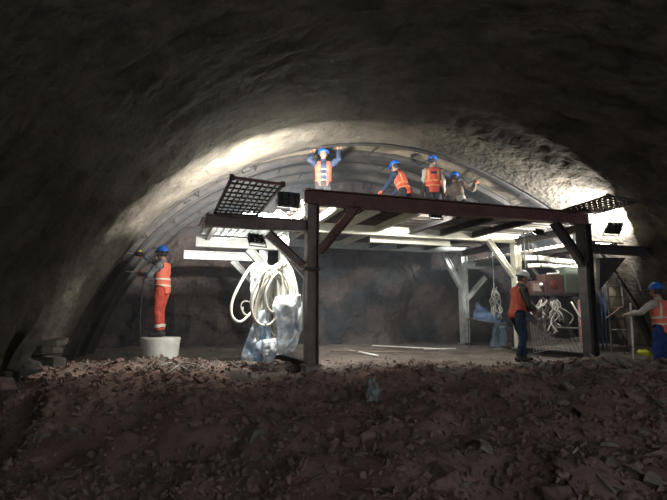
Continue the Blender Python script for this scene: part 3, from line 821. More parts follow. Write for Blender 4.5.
    if P.get('side_cloth'):
        garment('pale_shirt_tail', lambda i: vb[i][0] in ('torso', 'pelvis') and -.05 < tt(i) < .12 and ll(i) > .04, .03, 'shirt_pale', root, .01)
    # hair, eyes, mouth
    def hh(i): return (cos[i] - hc).dot(hd)
    def hl(i): return (cos[i] - hc).dot(look)
    garment('hair', lambda i: vb[i][0] == 'head' and (hh(i) > .045 or (hl(i) < -.005 and hh(i) > -.06)), .006, 'hair', root, .003)
    for s in (-1, 1):
        bm = bmesh.new(); bmesh.ops.create_uvsphere(bm, u_segments=8, v_segments=6, radius=.009, matrix=Matrix.Translation(hc + look * .088 + hx * (.031 * s) + hd * .008)); obj('eye', bm, M['eye'], root, True)
    bm = bmesh.new(); add_tube(bm, [hc + look * .098 - hd * .062 - hx * .024, hc + look * .104 - hd * .06, hc + look * .098 - hd * .062 + hx * .024], .0055, 6); obj('mouth', bm, M['lip'], root, True)
    # helmet
    mhx = Matrix((hx, look, hd)).transposed()
    def H(x, y, z): return hc + hd * 0.052 + look * 0.0 + mhx @ V((x, y, z))
    bm = bmesh.new(); rings = []; n = 24
    for j in range(9):
        a = (math.pi / 2) * j / 8
        rings.append([bm.verts.new(H(math.cos(2 * math.pi * q / n) * .112 * math.cos(a) ** .8 if j < 8 else 0, math.sin(2 * math.pi * q / n) * .135 * math.cos(a) ** .8 if j < 8 else 0, .125 * math.sin(a))) for q in range(n)] if j < 8 else [bm.verts.new(H(0, 0, .127))])
    for j in range(7):
        for q in range(n): bm.faces.new((rings[j][q], rings[j][(q + 1) % n], rings[j + 1][(q + 1) % n], rings[j + 1][q]))
    for q in range(n): bm.faces.new((rings[7][q], rings[7][(q + 1) % n], rings[8][0]))
    bm.faces.new(rings[0][::-1])
    hel = obj('helmet', bm, M[P['helmet']], root, True)
    bm = bmesh.new()
    i_, o_ = [], []
    for q in range(n):
        a = 2 * math.pi * q / n; ext = .018 + .045 * max(0, math.sin(a)) ** 3
        i_.append((H(math.cos(a) * .110, math.sin(a) * .133, .006), H(math.cos(a) * .110, math.sin(a) * .133, -.002)))
        o_.append((H(math.cos(a) * (.112 + ext), math.sin(a) * (.135 + ext), -.004), H(math.cos(a) * (.112 + ext), math.sin(a) * (.135 + ext), -.010)))
    iv = [[bm.verts.new(c) for c in p_] for p_ in i_]; ov = [[bm.verts.new(c) for c in p_] for p_ in o_]
    for q in range(n):
        r_ = (q + 1) % n
        bm.faces.new((iv[q][0], iv[r_][0], ov[r_][0], ov[q][0])); bm.faces.new((ov[q][0], ov[r_][0], ov[r_][1], ov[q][1])); bm.faces.new((ov[q][1], ov[r_][1], iv[r_][1], iv[q][1])); bm.faces.new((iv[q][1], iv[r_][1], iv[r_][0], iv[q][0]))
    obj('brim', bm, M[P['helmet']], hel, True)
    bm = bmesh.new(); add_tube(bm, [H(0, math.cos(a) * .128, .125 * math.sin(a) + .004) for a in [R(15 + 150 * j / 12) for j in range(13)]], .012, 8); obj('ridge', bm, M[P['helmet']], hel, True)
    bm = bmesh.new(); add_tube(bm, spline([H(-.088, .02, -.0), H(-.074, .05, -.08), H(0, .075, -.178), H(.074, .05, -.08), H(.088, .02, 0)], 5), .004, 5); obj('chin_strap', bm, M['hair'], hel)
    if k != 1.0: root.scale = (k, k, k)
    root['_rz'] = rz
    return root, hand_info
def head_vec(r, f):                                         # picture right / away -> level direction
    return (RGT * r + HF * f).normalized()
def stand_at(px, depth, z):
    p = at_depth(px, 317, depth); return Vector((p.x, p.y, z))
def to_local(loc, hv, pt):
    f = Vector((hv.x, hv.y, 0)); r = Vector((hv.y, -hv.x, 0)); d = pt - loc
    return Vector((d.dot(r), d.dot(f), d.z)) / 0.93
def to_world(loc, hv, v):
    v = v * 0.93
    return loc + Vector((hv.y, -hv.x, 0)) * v.x + Vector((hv.x, hv.y, 0)) * v.y + Vector((0, 0, v.z))
GP = 'workers in the tunnel'
DECK = ZD + 0.045

# man on the pale drum at the left
drum_p = stand_at(161.5, 9.5, 0); 
DRUM_TOP = at_depth(160, 337, 9.5).z
loc = stand_at(161, 9.5, DRUM_TOP + 0.012); hv = head_vec(-1, 0.12)
hu = to_local(loc, hv, at_depth(141, 257, 9.55) + Vector((0,0,.04))); hlw = to_local(loc, hv, at_depth(139.5, 275, 9.4) + Vector((0,0,.03)))
man_left, hi_left = person(loc, hv, 'worker in red-orange overalls and blue helmet standing on the pale drum at the left', GP, dict(
    braces=False, pelvis=(0, -.0, .968), torso=(0, .02, 1), look=(.15, 1, .12), head=(0, .02, 1), handR=(0.08, hu.y, hu.z), handL=(-.10, hlw.y, hlw.z), poleR=(.6, -.3, -.6), poleL=(-.5, -.2, -.8),
    footL=(-.09, -.02, 0), footR=(.09, .02, 0), shirt='shirt_grey', trousers='trouser_red', vest='vest', stripe='stripe', helmet='helmet_blue', gloves='glove_red', ankle_band=True, palmR=(-1, 0, -.3), palmL=(1, 0, .2), curlR=.9, curlL=.9))
wl_up, wl_lo = to_world(loc, hv, hi_left['handR'][0]), to_world(loc, hv, hi_left['handL'][0])

# man on the deck facing the photographer, arms up at the crown
loc = stand_at(323, 10.7, DECK); hv = head_vec(0.05, -1)
a = to_local(loc, hv, at_depth(312.5, 155, 10.7)); b_ = to_local(loc, hv, at_depth(338, 153, 10.8))
person(loc, hv, 'worker on the deck facing out with both arms raised to the arch crown', GP, dict(
    pelvis=(0, 0, .955), torso=(0, -.03, 1), look=(-.1, 1, .35), head=(0, -.06, 1), handR=(a.x, .1, a.z), handL=(b_.x, .1, b_.z), poleR=(.45, .8, -.5), poleL=(-.45, .8, -.5), shrug=.02,
    footL=(-.13, 0, 0), footR=(.13, .04, 0), shirt='shirt_navy', trousers='trouser_dark', vest='vest_deep', stripe='vest_deep', open=.055, helmet='helmet_blue', palmR=(0, 1, .2), palmL=(0, 1, .2), curlR=.25, curlL=.25))

# man stooping to the left on the deck
loc = stand_at(404, 10.9, DECK); hv = head_vec(-0.75, 0.66)
a = to_local(loc, hv, at_depth(376, 188, 10.8))
person(loc, hv, 'worker stooping forward on the deck with his back turned and one red glove out', GP, dict(
    pelvis=(0, -.10, .80), torso=(0, .42, 1), look=(.1, 1, -.25), head=(0, .25, 1), handL=(-.16, .46, a.z), handR=(.16, .42, .75),
    footL=(-.12, .05, 0), footR=(.12, -.12, 0), shirt='shirt_navy', trousers='trouser_dark', vest='vest_deep', stripe='stripe_dull', helmet='helmet_blue', gloves='glove_red', palmL=(0, 0, -1), curlL=.7))

# man standing on the deck, back to the photographer
loc = stand_at(437, 11.15, DECK); hv = head_vec(0.05, 1)
person(loc, hv, 'worker standing upright on the deck seen from behind in orange vest and pale sleeves', GP, dict(
    pelvis=(0, 0, .955), torso=(0, .06, 1), look=(-.1, 1, .1), head=(0, .03, 1), handL=(-.27, .12, .80), handR=(.27, .10, .80), poleL=(-.8, -.5, 0), poleR=(.8, -.5, 0),
    footL=(-.12, 0, 0), footR=(.12, .03, 0), shirt='shirt_pale', trousers='trouser_dark', vest='vest_deep', stripe='stripe_dull', helmet='helmet_blue', gloves='glove_tan', patch='shirt_navy'))

# man crouching beside him
loc = stand_at(466, 10.9, DECK); hv = head_vec(0.72, 0.7)
a = to_local(loc, hv, at_depth(468, 181, 10.9))
person(loc, hv, 'worker in brown jacket crouching at the right end of the group on the deck', GP, dict(
    pelvis=(0, -.16, .50), torso=(-.28, .22, 1), look=(-.4, 1, -.2), head=(-.12, .15, 1), handR=(.20, .28, a.z - .05), handL=(-.12, .40, .52), poleR=(.6, .2, -.8),
    footL=(-.14, .08, 0), footR=(.15, .02, 0), kneeL=(-.2, 1, .2), kneeR=(.3, 1, .2), shirt='shirt_brown', trousers='trouser_dark', helmet='helmet_blue', gloves='glove_red', side_cloth=True, curlR=.4))

# man in the white helmet under the gantry
gz = at_depth(519, 361, 9.45).z
loc = stand_at(519, 9.45, gz); hv = head_vec(1, 0.15)
a = to_local(loc, hv, at_depth(534, 311, 9.5))
man_white, hi_w = person(loc, hv, 'worker in white helmet and orange vest standing under the gantry beside the switch boxes', GP, dict(
    pelvis=(0, -.03, .952), torso=(0, .15, 1), look=(.1, 1, -.45), head=(0, .30, 1), handL=(-.06, a.y, a.z), handR=(.10, a.y - .02, a.z + .02), poleR=(.5, -.7, -.6), poleL=(-.5, -.7, -.6),
    footL=(-.10, .12, 0), footR=(.11, -.10, 0), shirt='shirt_olive', trousers='trouser_navy', vest='vest_dimmed', stripe='vest_dimmed', helmet='helmet_white', palmR=(-1, 0, -.3), palmL=(1, 0, -.3), curlR=.8, curlL=.8))
ww = to_world(loc, hv, (hi_w['handR'][0] + hi_w['handL'][0]) / 2)

# man at the right edge
loc = stand_at(661, 9.35, at_depth(661, 376, 9.35).z); hv = head_vec(-0.42, 0.9)
a = to_local(loc, hv, at_depth(640, 314, 9.75))
person(loc, hv, 'worker in blue helmet and blue trousers with his back turned at the right edge', GP, dict(
    pelvis=(0, 0, .958), torso=(0, .05, 1), look=(-.1, 1, .05), head=(0, .03, 1), handL=(-.30, a.y, a.z), handR=(.25, .25, .95), poleL=(-.7, -.4, -.6),
    footL=(-.11, 0, 0), footR=(.11, .04, 0), shirt='shirt_pale', trousers='trouser_blue', vest='vest', stripe='stripe', helmet='helmet_blue', gloves='glove_tan', curlL=.4))

# ------------------------------------------------------------------ props at the left
bm = bmesh.new(); rings = []; n = 36
dh = DRUM_TOP - at_depth(160, 364, 9.5).z
prof = [(0, 0.30), (0.01, .325), (0.05, .335), (dh * .35, .335), (dh * .7, .35), (dh - .03, .358), (dh - .008, .35), (dh, .33), (dh, .30), (dh - .015, .28)]
for z, r in prof:
    rings.append([bm.verts.new((math.cos(2 * math.pi * q / n) * (r + .012 * noise.noise(Vector((math.cos(q * .35) * 2, math.sin(q * .35) * 2, z * 5)))), math.sin(2 * math.pi * q / n) * r, z)) for q in range(n)])
for i in range(len(rings) - 1):
    for q in range(n): bm.faces.new((rings[i][q], rings[i][(q + 1) % n], rings[i + 1][(q + 1) % n], rings[i + 1][q]))
bm.faces.new(rings[0][::-1]); bm.faces.new(rings[-1])
o = obj('concrete_drum', bm, M['concrete'], smooth=True); o.location = Vector((drum_p.x, drum_p.y, DRUM_TOP - dh)); 
tag(o, 'short pale concrete drum under the left worker\'s boots', 'drum')

# torch and hose in his hands
wall_pt = at_depth(124, 271, 9.6)
t = empty('cutting_torch', wl_lo, 0, 'grey hand torch with hose in the left worker\'s lower glove', 'torch')
d = (wall_pt - wl_lo)
bm = bmesh.new(); add_tube(bm, [-d.normalized() * .10, d * .15, d * .55, d * .9], [.017, .017, .011, .008], 8); obj('barrel', bm, M['galv'], t, True)
bm = bmesh.new(); e = -d.normalized() * .10
he = at_depth(141.5, 345, 9.4) - wl_lo
add_tube(bm, spline([e, e + Vector((0, 0, -.10)), he * .35 + Vector((.02, 0, 0)), he * .7 + Vector((-.02, 0, 0)), he], 6), .014, 6); obj('air_hose', bm, M['cable_black'], t, True)
t = empty('hand_drill', wl_up, 0, 'dark hand tool with bright top in the left worker\'s raised glove', 'tool')
d2 = (at_depth(126, 253, 9.6) - wl_up); dn = d2.normalized()
bm = bmesh.new(); add_tube(bm, [-dn * .10, -dn * .09, dn * .08, dn * .10], [.03, .045, .045, .03], 10); obj('motor_body', bm, M['black_plastic'], t, True)
bm = bmesh.new(); add_tube(bm, [dn * .09, d2], [.014, .009], 8); obj('drill_bit', bm, M['galv'], t)
bm = bmesh.new(); add_tube(bm, [Vector((0, 0, .04)), Vector((0, 0, .075))], .028, 8); obj('top_cap', bm, M['yellow'], t)

def gobj(name, bm, m, label, cat, smooth=False, group=None, bevel=0):  # built in gantry coordinates, stands free
    o = obj(name, bm, M[m], smooth=smooth, bevel=bevel); o.location = G0; o.rotation_euler = (0, 0, GA)
    return tag(o, label, cat, group)
# hung coil of white hose
HY = 0.55
rnd = random.Random(3)
pts = []
top = gl(276, 262, HY)
for k in range(14):
    cxp = 270 + rnd.uniform(-11, 13); w_ = rnd.uniform(8, 19); bot = rnd.uniform(312, 349); tp = rnd.uniform(259, 276)
    yo = HY - 0.14 + 0.024 * k
    for j in range(22):
        a = 2 * math.pi * (j / 22) + math.pi / 2
        ca, sa = math.cos(a), math.sin(a)
        px = cxp + ca * w_ * (0.95 - .25 * sa) + 4 * (sa > 0) * sa; py = (tp + bot) / 2 - sa * (bot - tp) / 2
        v = gl(px, py, yo + 0.03 * j / 22 + .03 * ca); pts.append(v)
bm = bmesh.new(); add_tube(bm, spline(pts, 2), 0.024, 8)
gobj('hose_coil', bm, 'hose_white', 'coil of thick white hose hung from the brace left of the front post', 'hose', True)
bm = bmesh.new(); add_tube(bm, spline([gl(258, 262, .75), gl(250, 268, .75), gl(240, 284, .72), gl(232, 302, .7), gl(232, 316, .7), gl(240, 322, .72), gl(250, 314, .78), gl(256, 304, .85)], 8), 0.026, 8)
gobj('loose_hose', bm, 'hose_white', 'single white hose loop hanging free left of the hose coil', 'hose', True)
bm = bmesh.new(); add_tube(bm, spline([gl(x_, y_, .8) for x_, y_ in ((246, 316), (241, 308), (243, 302), (249, 302), (253, 308), (249, 315), (243, 313), (243, 307))], 5), 0.014, 6)
gobj('thin_hose', bm, 'cable_grey', 'small thin grey hose ring beside the white hose loop', 'hose', True)
def sheet(name, outline, yl, m, label, cat, depth=0.18, nu=22, nv=30, seed=1, amp=0.10):
    """crumpled hanging sheet: closed bag between a left and right outline given top to bottom"""
    bm = bmesh.new(); grid = {}
    for side in (0, 1):
        for i in range(nv + 1):
            t_ = i / nv * (len(outline) - 1); k0 = min(int(t_), len(outline) - 2); fr_ = t_ - k0
            l = Vector(outline[k0][0]) .lerp(Vector(outline[k0 + 1][0]), fr_); r = Vector(outline[k0][1]).lerp(Vector(outline[k0 + 1][1]), fr_)
            for j in range(nu + 1):
                s_ = j / nu; px = l.x + (r.x - l.x) * s_; py = l.y + (r.y - l.y) * s_
                bulge = math.sin(math.pi * s_) * math.sin(math.pi * min(1, max(0, (i + .6) / (nv + 1.2)))) ** .5
                v = gl(px, py, yl)
                nn = noise.fractal(Vector((v.x * 7 + seed, v.z * 4.5, side * 3.0)), .8, 2.2, 4)
                cr = abs(noise.noise(Vector((v.x * 11 + seed, v.z * 5, 2)))) 
                edge = (j in (0, nu)) or (i in (0, nv))
                v.y += (-1 if side == 0 else 1) * depth * bulge * .5 + (amp * nn + .5 * amp * cr) * (0.3 + bulge)
                if edge and side == 1: grid[(1, i, j)] = grid[(0, i, j)]
                else: grid[(side, i, j)] = bm.verts.new(v)
        for i in range(nv):
            for j in range(nu):
                q = [grid[(side, i, j)], grid[(side, i, j + 1)], grid[(side, i + 1, j + 1)], grid[(side, i + 1, j)]]
                if len(set(q)) == 4:
                    try: bm.faces.new(q if side else q[::-1])
                    except ValueError: pass
    return gobj(name, bm, m, label, cat, True)
sheet('plastic_sack', [((258, 312), (268, 308)), ((250, 330), (270, 330)), ((242, 352), (272, 350)), ((241, 360), (262, 362))], .5, 'sheet_blue', 'pale blue and white sack hanging below the hose coil', 'sack', .2, seed=2)
sheet('plastic_sack', [((276, 296), (300, 294)), ((272, 306), (303, 304)), ((277, 330), (302, 330)), ((278, 350), (297, 346)), ((279, 355), (292, 354))], .45, 'sheet_white', 'crumpled white sack hanging between the hose coil and the front post', 'sack', .25, seed=5)
sheet('plastic_sack', [((262, 340), (276, 338)), ((262, 352), (278, 350)), ((264, 364), (274, 362))], .38, 'sheet_white', 'small white sack on the ground under the hose coil', 'sack', .2, seed=9)
sheet('plastic_sack', [((251, 268), (266, 262)), ((250, 290), (270, 286)), ((252, 300), (268, 300))], .75, 'sheet_white', 'white sheet tucked behind the top of the hose coil', 'sack', .2, seed=11)
# white sheet heaped on the left wing beside the lamp
bm = bmesh.new(); ws = []
nx_, ny_ = 44, 18
for side in (0, 1):
    for i in range(ny_ + 1):
        for j in range(nx_ + 1):
            sx, sy = j / nx_, i / ny_
            x = -1.75 + 1.58 * sx; y = 0.42 + 0.95 * sy
            edge = min(1, 7 * min(sx, 1 - sx, sy, 1 - sy) + .0)
            h = (0.03 + 0.20 * sx + .05 * math.sin(sx * 16) + 0.10 * noise.fractal(Vector((x * 4, y * 4, 3)), 1, 2, 3)) * edge if side else 0.0
            ws.append(bm.verts.new((x, y, WT + 0.045 + h)))
n1 = nx_ + 1
for side in (0, 1):
    o_ = side * n1 * (ny_ + 1)
    for i in range(ny_):
        for j in range(nx_):
            bm.faces.new((ws[o_ + i * n1 + j], ws[o_ + i * n1 + j + 1], ws[o_ + (i + 1) * n1 + j + 1], ws[o_ + (i + 1) * n1 + j]))
bmesh.ops.remove_doubles(bm, verts=bm.verts, dist=0.0005)
gobj('plastic_sheet', bm, 'sheet_white', 'bright white plastic sheet heaped on the left wing beside the flood lamp', 'sheet', True)

# ------------------------------------------------------------------ props under the right of the gantry
# switch boxes on a ledge along the right side
ld = Vector((0, -1, 0))
zl = gl(552, 294, 0.95).z
bx0, bx1 = gl(527, 294, 0.95).x, gl(583, 294, 0.95).x
bm = bmesh.new(); add_box(bm, ((bx0 + bx1) / 2, 0.95, zl - 0.025), (bx1 - bx0, 0.34, 0.05)); obj('ledge', bm, M['dark_steel'], gan, bevel=.004)
for xx in (bx0 + .1, bx1 - .1):
    bm = bmesh.new(); add_tube(bm, [(xx, 1.08, zl - .02), (xx, 1.08, TOP - .2)], .012, 6); obj('ledge_hanger', bm, M['dark_steel'], gan)
def gthing(name, x, y, z, label, cat, group=None):
    return empty(name, gw(x, y, z), GA, label, cat, group)
xa, xb = gl(560.5, 290, .95).x, gl(580, 290, .95).x; hb_ = gl(570, 268, .95).z - zl
t = gthing('control_cabinet', (xa + xb) / 2, .95, zl, 'olive green metal cabinet on the ledge beside the right post', 'cabinet')
bm = bmesh.new(); add_box(bm, (0, 0, hb_ / 2), (xb - xa, .26, hb_)); obj('body', bm, M['olive'], t, bevel=.01)
bm = bmesh.new(); add_box(bm, (0, -.135, hb_ / 2), (xb - xa - .05, .012, hb_ - .05)); dr = obj('door', bm, M['olive'], t, bevel=.003)
bm = bmesh.new(); add_box(bm, (xb - xa) * 0 + 0 and (0, 0, 0) or ((xb - xa) / 2 - .045, -.147, hb_ / 2), (.018, .016, .07)); obj('handle', bm, M['galv'], dr)
bm = bmesh.new(); add_box(bm, (0, 0, hb_ + .008), (xb - xa + .03, .3, .016)); obj('lid', bm, M['white_paint'], t)
xa2, xb2 = gl(541, 290, .95).x, gl(559.5, 290, .95).x; hb2 = gl(550, 275, .95).z - zl
t = gthing('reel_box', (xa2 + xb2) / 2, .95, zl, 'maroon box with a dark red disc on the ledge beside the olive cabinet', 'box')
bm = bmesh.new(); add_box(bm, (0, 0, hb2 / 2), (xb2 - xa2, .26, hb2)); obj('body', bm, M['maroon'], t, bevel=.01)
bm = bmesh.new(); add_tube(bm, [(-.02, -.128, hb2 * .5), (-.02, -.15, hb2 * .5)], .085, 20); dd_ = obj('disc', bm, M['red_disc'], t)
bm = bmesh.new(); add_tube(bm, [(-.02, -.148, hb2 * .5), (-.02, -.165, hb2 * .5)], .03, 12); obj('hub', bm, M['maroon'], dd_)
bm = bmesh.new(); add_tube(bm, spline([(-.15, -.1, hb2 + .012), (0, -.11, hb2 + .02), (.13, -.1, hb2 + .03), (.16, -.1, hb2 + .06), (.12, -.1, hb2 + .09)], 5), .018, 8); obj('carry_tube', bm, M['white_paint'], t, True)
xa3, xb3 = gl(527, 290, .95).x, gl(540, 290, .95).x
t = gthing('junction_box', (xa3 + xb3) / 2, .95, zl, 'plain brown box on the ledge behind the white helmet', 'box')
bm = bmesh.new(); add_box(bm, (0, 0, .13), (xb3 - xa3, .24, .26)); obj('body', bm, M['maroon'], t, bevel=.01)
bm = bmesh.new(); add_box(bm, (0, -.123, .13), ((xb3 - xa3) * .7, .01, .17)); obj('cover', bm, M['rust_grey'], t)
bm = bmesh.new(); bmesh.ops.create_uvsphere(bm, u_segments=12, v_segments=8, radius=.04, matrix=Matrix.Translation((.075, -.155, .19))); obj('lamp_spot', bm, M['white_paint'], t, True)  # white ball standing in for a lamp's bright spot
# white pipes lying over the boxes, below the slats
for k, (x0, y0, x1, y1, r, lb) in enumerate(((524, 258, 577, 262, .065, 'thick white pipe slung under the deck above the switch boxes, upper one'), (528, 266, 579, 267, .05, 'thinner white pipe resting just above the switch boxes'))):
    yy_ = 1.35 - .15 * k
    a, b_ = gl(x0, y0, yy_), gl(x1, y1, yy_)
    t = gthing('white_pipe', a.x, a.y, a.z, lb, 'pipe', 'white pipes under the deck')
    d = b_ - a
    bm = bmesh.new(); add_tube(bm, spline([Vector((0, 0, 0)), d * .3 + Vector((0, 0, .02)), d * .65 + Vector((0, 0, -.01)), d], 5), r, 12); obj('tube', bm, M['hose_white'], t, True)
    for f_ in (.22, .55):
        bm = bmesh.new(); add_tube(bm, [d * (f_ - .012) + Vector((0, 0, .01)), d * (f_ + .012) + Vector((0, 0, .01))], r * 1.14, 12); obj('pipe_clamp', bm, M['dark_steel'], t)
    bm = bmesh.new()
    for f_ in (.1, .9): add_tube(bm, [d * f_ + Vector((0, 0, r * .9)), Vector((d.x * f_, d.y * f_, TOP - .1 - a.z))], .006, 5)
    obj('hanger_wire', bm, M['cable_black'], t)
# bundles of cable ends
def bundle(name, px, py, yl, n, spread, length, m, label, seed, lean=0.0, r=.011):
    rnd = random.Random(seed); t_ = gl(px, py, yl); o = gthing(name, t_.x, t_.y, t_.z, label, 'cables', 'hanging bundles of cable')
    for k in range(n):
        dx = rnd.gauss(lean, spread); L = length * rnd.uniform(.55, 1.1); c = rnd.uniform(-.12, .12)
        bm = bmesh.new(); add_tube(bm, spline([(rnd.uniform(-.05, .05), rnd.uniform(-.03, .03), 0), (dx * .3 + c, rnd.uniform(-.1, .05), -L * .3), (dx * .8 - c, rnd.uniform(-.12, .08), -L * .7), (dx + rnd.uniform(-.06, .06), rnd.uniform(-.12, .1), -L)], 4), r * rnd.uniform(.7, 1.2), 5)
        obj('cable', bm, M[m], o, True)
    bm = bmesh.new(); add_tube(bm, [(-.06, 0, -.02), (0, -.03, -.02), (.06, 0, -.02), (0, .03, -.02)], .014, 6, closed=True); obj('tie', bm, M['cable_black'], o)
    return o
bundle('cable_bundle', 541, 297, .9, 12, .12, .45, 'cable_pale', 'pale cable bundle hanging from the ledge nearest the white-helmeted worker', 5, -.02, .013)
bundle('cable_bundle', 552, 297, .88, 18, .13, .70, 'cable_pale', 'large pale cable bundle hanging under the red disc box', 8, .10, .013)
bundle('cable_bundle', 546, 300, 1.0, 10, .10, .8, 'cable_grey', 'grey cable bundle hanging behind the large pale bundle', 12, .02)
bundle('cable_bundle', 494, 289, 3.2, 14, .11, .75, 'cable_grey', 'grey cable bundle hooked on the rod left of the white-helmeted worker', 21, .05, .014)
bm = bmesh.new(); q_ = gl(494, 289, 3.2); add_tube(bm, [q_, Vector((q_.x, 3.2, TOP - .1))], .009, 6); add_tube(bm, [q_ + Vector((-.02, 0, .03)), q_ + Vector((.03, 0, -.02)), q_ + Vector((.09, 0, .05))], .009, 6); obj('hook_rod', bm, M['galv'], gan)
# coil held by the man in the white helmet
bm = bmesh.new(); pts = []
for j in range(66):
    a = 2 * math.pi * j / 16; rr = .09 + .02 * math.sin(j * 1.7); pts.append(Vector((math.cos(a) * rr + .05, .02 * math.sin(j * .9), math.sin(a) * rr - .05)))
add_tube(bm, pts, .011, 6); o = obj('wire_coil', bm, M['cable_grey'], smooth=True); o.location = ww; o.rotation_euler = (0, 0, -YAW + .5)
tag(o, 'small grey coil of wire held by the white-helmeted worker', 'wire')
# wire mesh sheet slumped on the right sill
mroot = None
bm = bmesh.new()
c0 = [gl(530, 322, 1.5), gl(534, 352, 1.2), gl(589, 354, .45), gl(580, 338, 1.1)]
def mq(s, t):
    v = (c0[0] * (1 - s) + c0[3] * s) * (1 - t) + (c0[1] * (1 - s) + c0[2] * s) * t
    return v + Vector((0, 0, .16 * math.sin(math.pi * s) * (t - .75) * 1.3)) + Vector((0, .08 * math.sin(5 * s), .02 * math.sin(9 * s + 4 * t)))
for k in range(15): add_tube(bm, [mq(k / 14, j / 8) for j in range(9)], .006, 4)
for k in range(11): add_tube(bm, [mq(j / 12, k / 10) for j in range(13)], .006, 4)
gobj('wire_mesh_sheet', bm, 'wire_mesh', 'sagging steel wire mesh sheet lying against the right sill', 'wire mesh')
# blue tarp, dull tarp, behind
def drape(name, c, m, label, seed, amp=.1, thick=.012, n=16, depthw=None):
    bm = bmesh.new(); rows_ = []
    for i in range(n + 1):
        rr = []
        for j in range(n + 1):
            s, t_ = j / n, i / n
            v = (c[0] * (1 - s) + c[1] * s) * (1 - t_) + (c[3] * (1 - s) + c[2] * s) * t_
            nn = noise.fractal(Vector((s * 3 + seed, t_ * 2.4, seed)), 1, 2, 3)
            rr.append(bm.verts.new(v + Vector((0, -amp * nn - amp * .5 * math.sin(s * 9 + seed), amp * .5 * nn))))
        rows_.append(rr)
    for i in range(n):
        for j in range(n): bm.faces.new((rows_[i][j], rows_[i][j + 1], rows_[i + 1][j + 1], rows_[i + 1][j]))
    o = gobj(name, bm, m, label, 'tarp', True)
    s_ = o.modifiers.new('t', 'SOLIDIFY'); s_.thickness = thick; return o
drape('tarp', [gl(476, 303, 3.9), gl(502, 316, 3.5), gl(502, 324, 2.9), gl(472, 320, 3.0)], 'tarp_blue', 'blue tarp lying over rubble behind the white-helmeted worker', 3, .12)
drape('tarp', [gl(494, 322, 3.0), gl(506, 322, 3.0), gl(508, 352, 2.6), gl(490, 346, 2.7)], 'tarp_dull', 'dull blue tarp hanging down beside the white-helmeted worker\'s legs', 6, .07)
bm = bmesh.new(); a, b_ = gl(468, 319, 2.95), gl(512, 326, 2.7); add_tube(bm, [a, b_], .02, 8); add_tube(bm, [a, Vector((a.x, a.y, .05))], .016, 6); add_tube(bm, [b_, Vector((b_.x, b_.y, .05))], .016, 6)
gobj('trestle_rail', bm, 'dark_steel', 'low dark steel rail carrying the blue tarp', 'rail')
# rods seen under the ledge
def rod(name, p, q, r, m, label, cat='rod', group=None):
    bm = bmesh.new(); add_tube(bm, spline([p, (Vector(p) + Vector(q)) / 2 + Vector((0, 0, -.01)), q], 4), r, 7)
    o = obj(name, bm, M[m], smooth=True); return tag(o, label, cat, group)
rod('steel_tube', gw(*gl(571, 302, 1.6)), gw(*gl(585, 325, 1.6)), .022, 'rod', 'pale slanting tube behind the pale cables beside the right post', 'tube')
rod('steel_tube', gw(*gl(556, 327, 1.5)), gw(*gl(586, 328, 1.5)), .02, 'rod', 'pale level tube crossing behind the right post', 'tube')
# pale red gas cylinder behind the right post
cb = gl(583, 318, 1.9)
t = gthing('gas_cylinder', cb.x, 1.9, 0.15, 'pale red gas cylinder standing behind the right front post', 'cylinder')
bm = bmesh.new(); hz = gl(583, 297, 1.9).z - .15
rings = []
for z, r in ((0, .10), (.02, .115), (hz - .16, .115), (hz - .08, .09), (hz - .04, .045), (hz - .02, .035)):
    rings.append([bm.verts.new((math.cos(2 * math.pi * q / 18) * r, math.sin(2 * math.pi * q / 18) * r, z)) for q in range(18)])
for i in range(len(rings) - 1):
    for q in range(18): bm.faces.new((rings[i][q], rings[i][(q + 1) % 18], rings[i + 1][(q + 1) % 18], rings[i + 1][q]))
bm.faces.new(rings[0][::-1]); bm.faces.new(rings[-1])
obj('bottle', bm, M['pink'], t, True)
bm = bmesh.new(); add_tube(bm, [(0, 0, hz - .03), (0, 0, hz + .03)], .02, 8); add_tube(bm, [(-.04, 0, hz + .01), (.04, 0, hz + .01)], .012, 6); obj('valve', bm, M['galv'], t)
# ladder and rails right of the post
lt, lb = gl(606, 266, 1.0), gl(612, 352, .7); lt2, lb2 = gl(619, 264, 1.5), gl(628, 352, 1.3)
t = gthing('ladder', 0, 0, 0, 'dark steel ladder leaning behind the right front post', 'ladder')
for a, b_ in ((lt, lb), (lt2, lb2)):
    bm = bmesh.new(); add_tube(bm, [a, b_], .022, 8); obj('rail', bm, M['dark_steel'], t)
for k in range(1, 8):
    f_ = k / 8; bm = bmesh.new(); add_tube(bm, [lt.lerp(lb, f_), lt2.lerp(lb2, f_)], .013, 6); obj('rung', bm, M['dark_steel'] if k not in (4, 6) else M['rod'], t)
for (px, lbs) in ((600.5, 'blue painted pipe standing nearest the right front post'), (604, 'second blue painted pipe from the right front post')):
    a, b_ = gl(px, 280, 1.6), gl(px + 2, 340, 1.6); b_.z = 0.1
    rod('blue_pipe', gw(*a), gw(*b_), .02, 'blue_paint', lbs, 'pipe', 'blue pipes behind the ladder')
rod('prop_pole', at_depth(630.5, 303, 10.6), at_depth(634, 362, 10.6), .02, 'galv', 'pale upright pole standing beside the ladder', 'pole')
rod('slanting_bar', at_depth(606, 318, 11.2), at_depth(622, 306, 11.4), .01, 'pink', 'thin red and white slanting bar behind the ladder', 'bar')
# cord hanging on the right wall
cw = [at_depth(x_, y_, d_) for x_, y_, d_ in ((632, 264, 10.7), (636, 276, 10.65), (640, 287, 10.6), (641, 293, 10.55))]
t = empty('hanging_cord', cw[0], 0, 'pale cord with dark plug hanging on the right tunnel wall', 'cord')
bm = bmesh.new(); add_tube(bm, spline([c - cw[0] for c in cw], 4), .014, 6); obj('cord', bm, M['cable_pale'], t, True)
bm = bmesh.new(); e = cw[-1] - cw[0]; add_tube(bm, [e + Vector((.02, 0, .05)), e + Vector((.03, 0, -.07))], .035, 8); obj('plug', bm, M['black_plastic'], t)
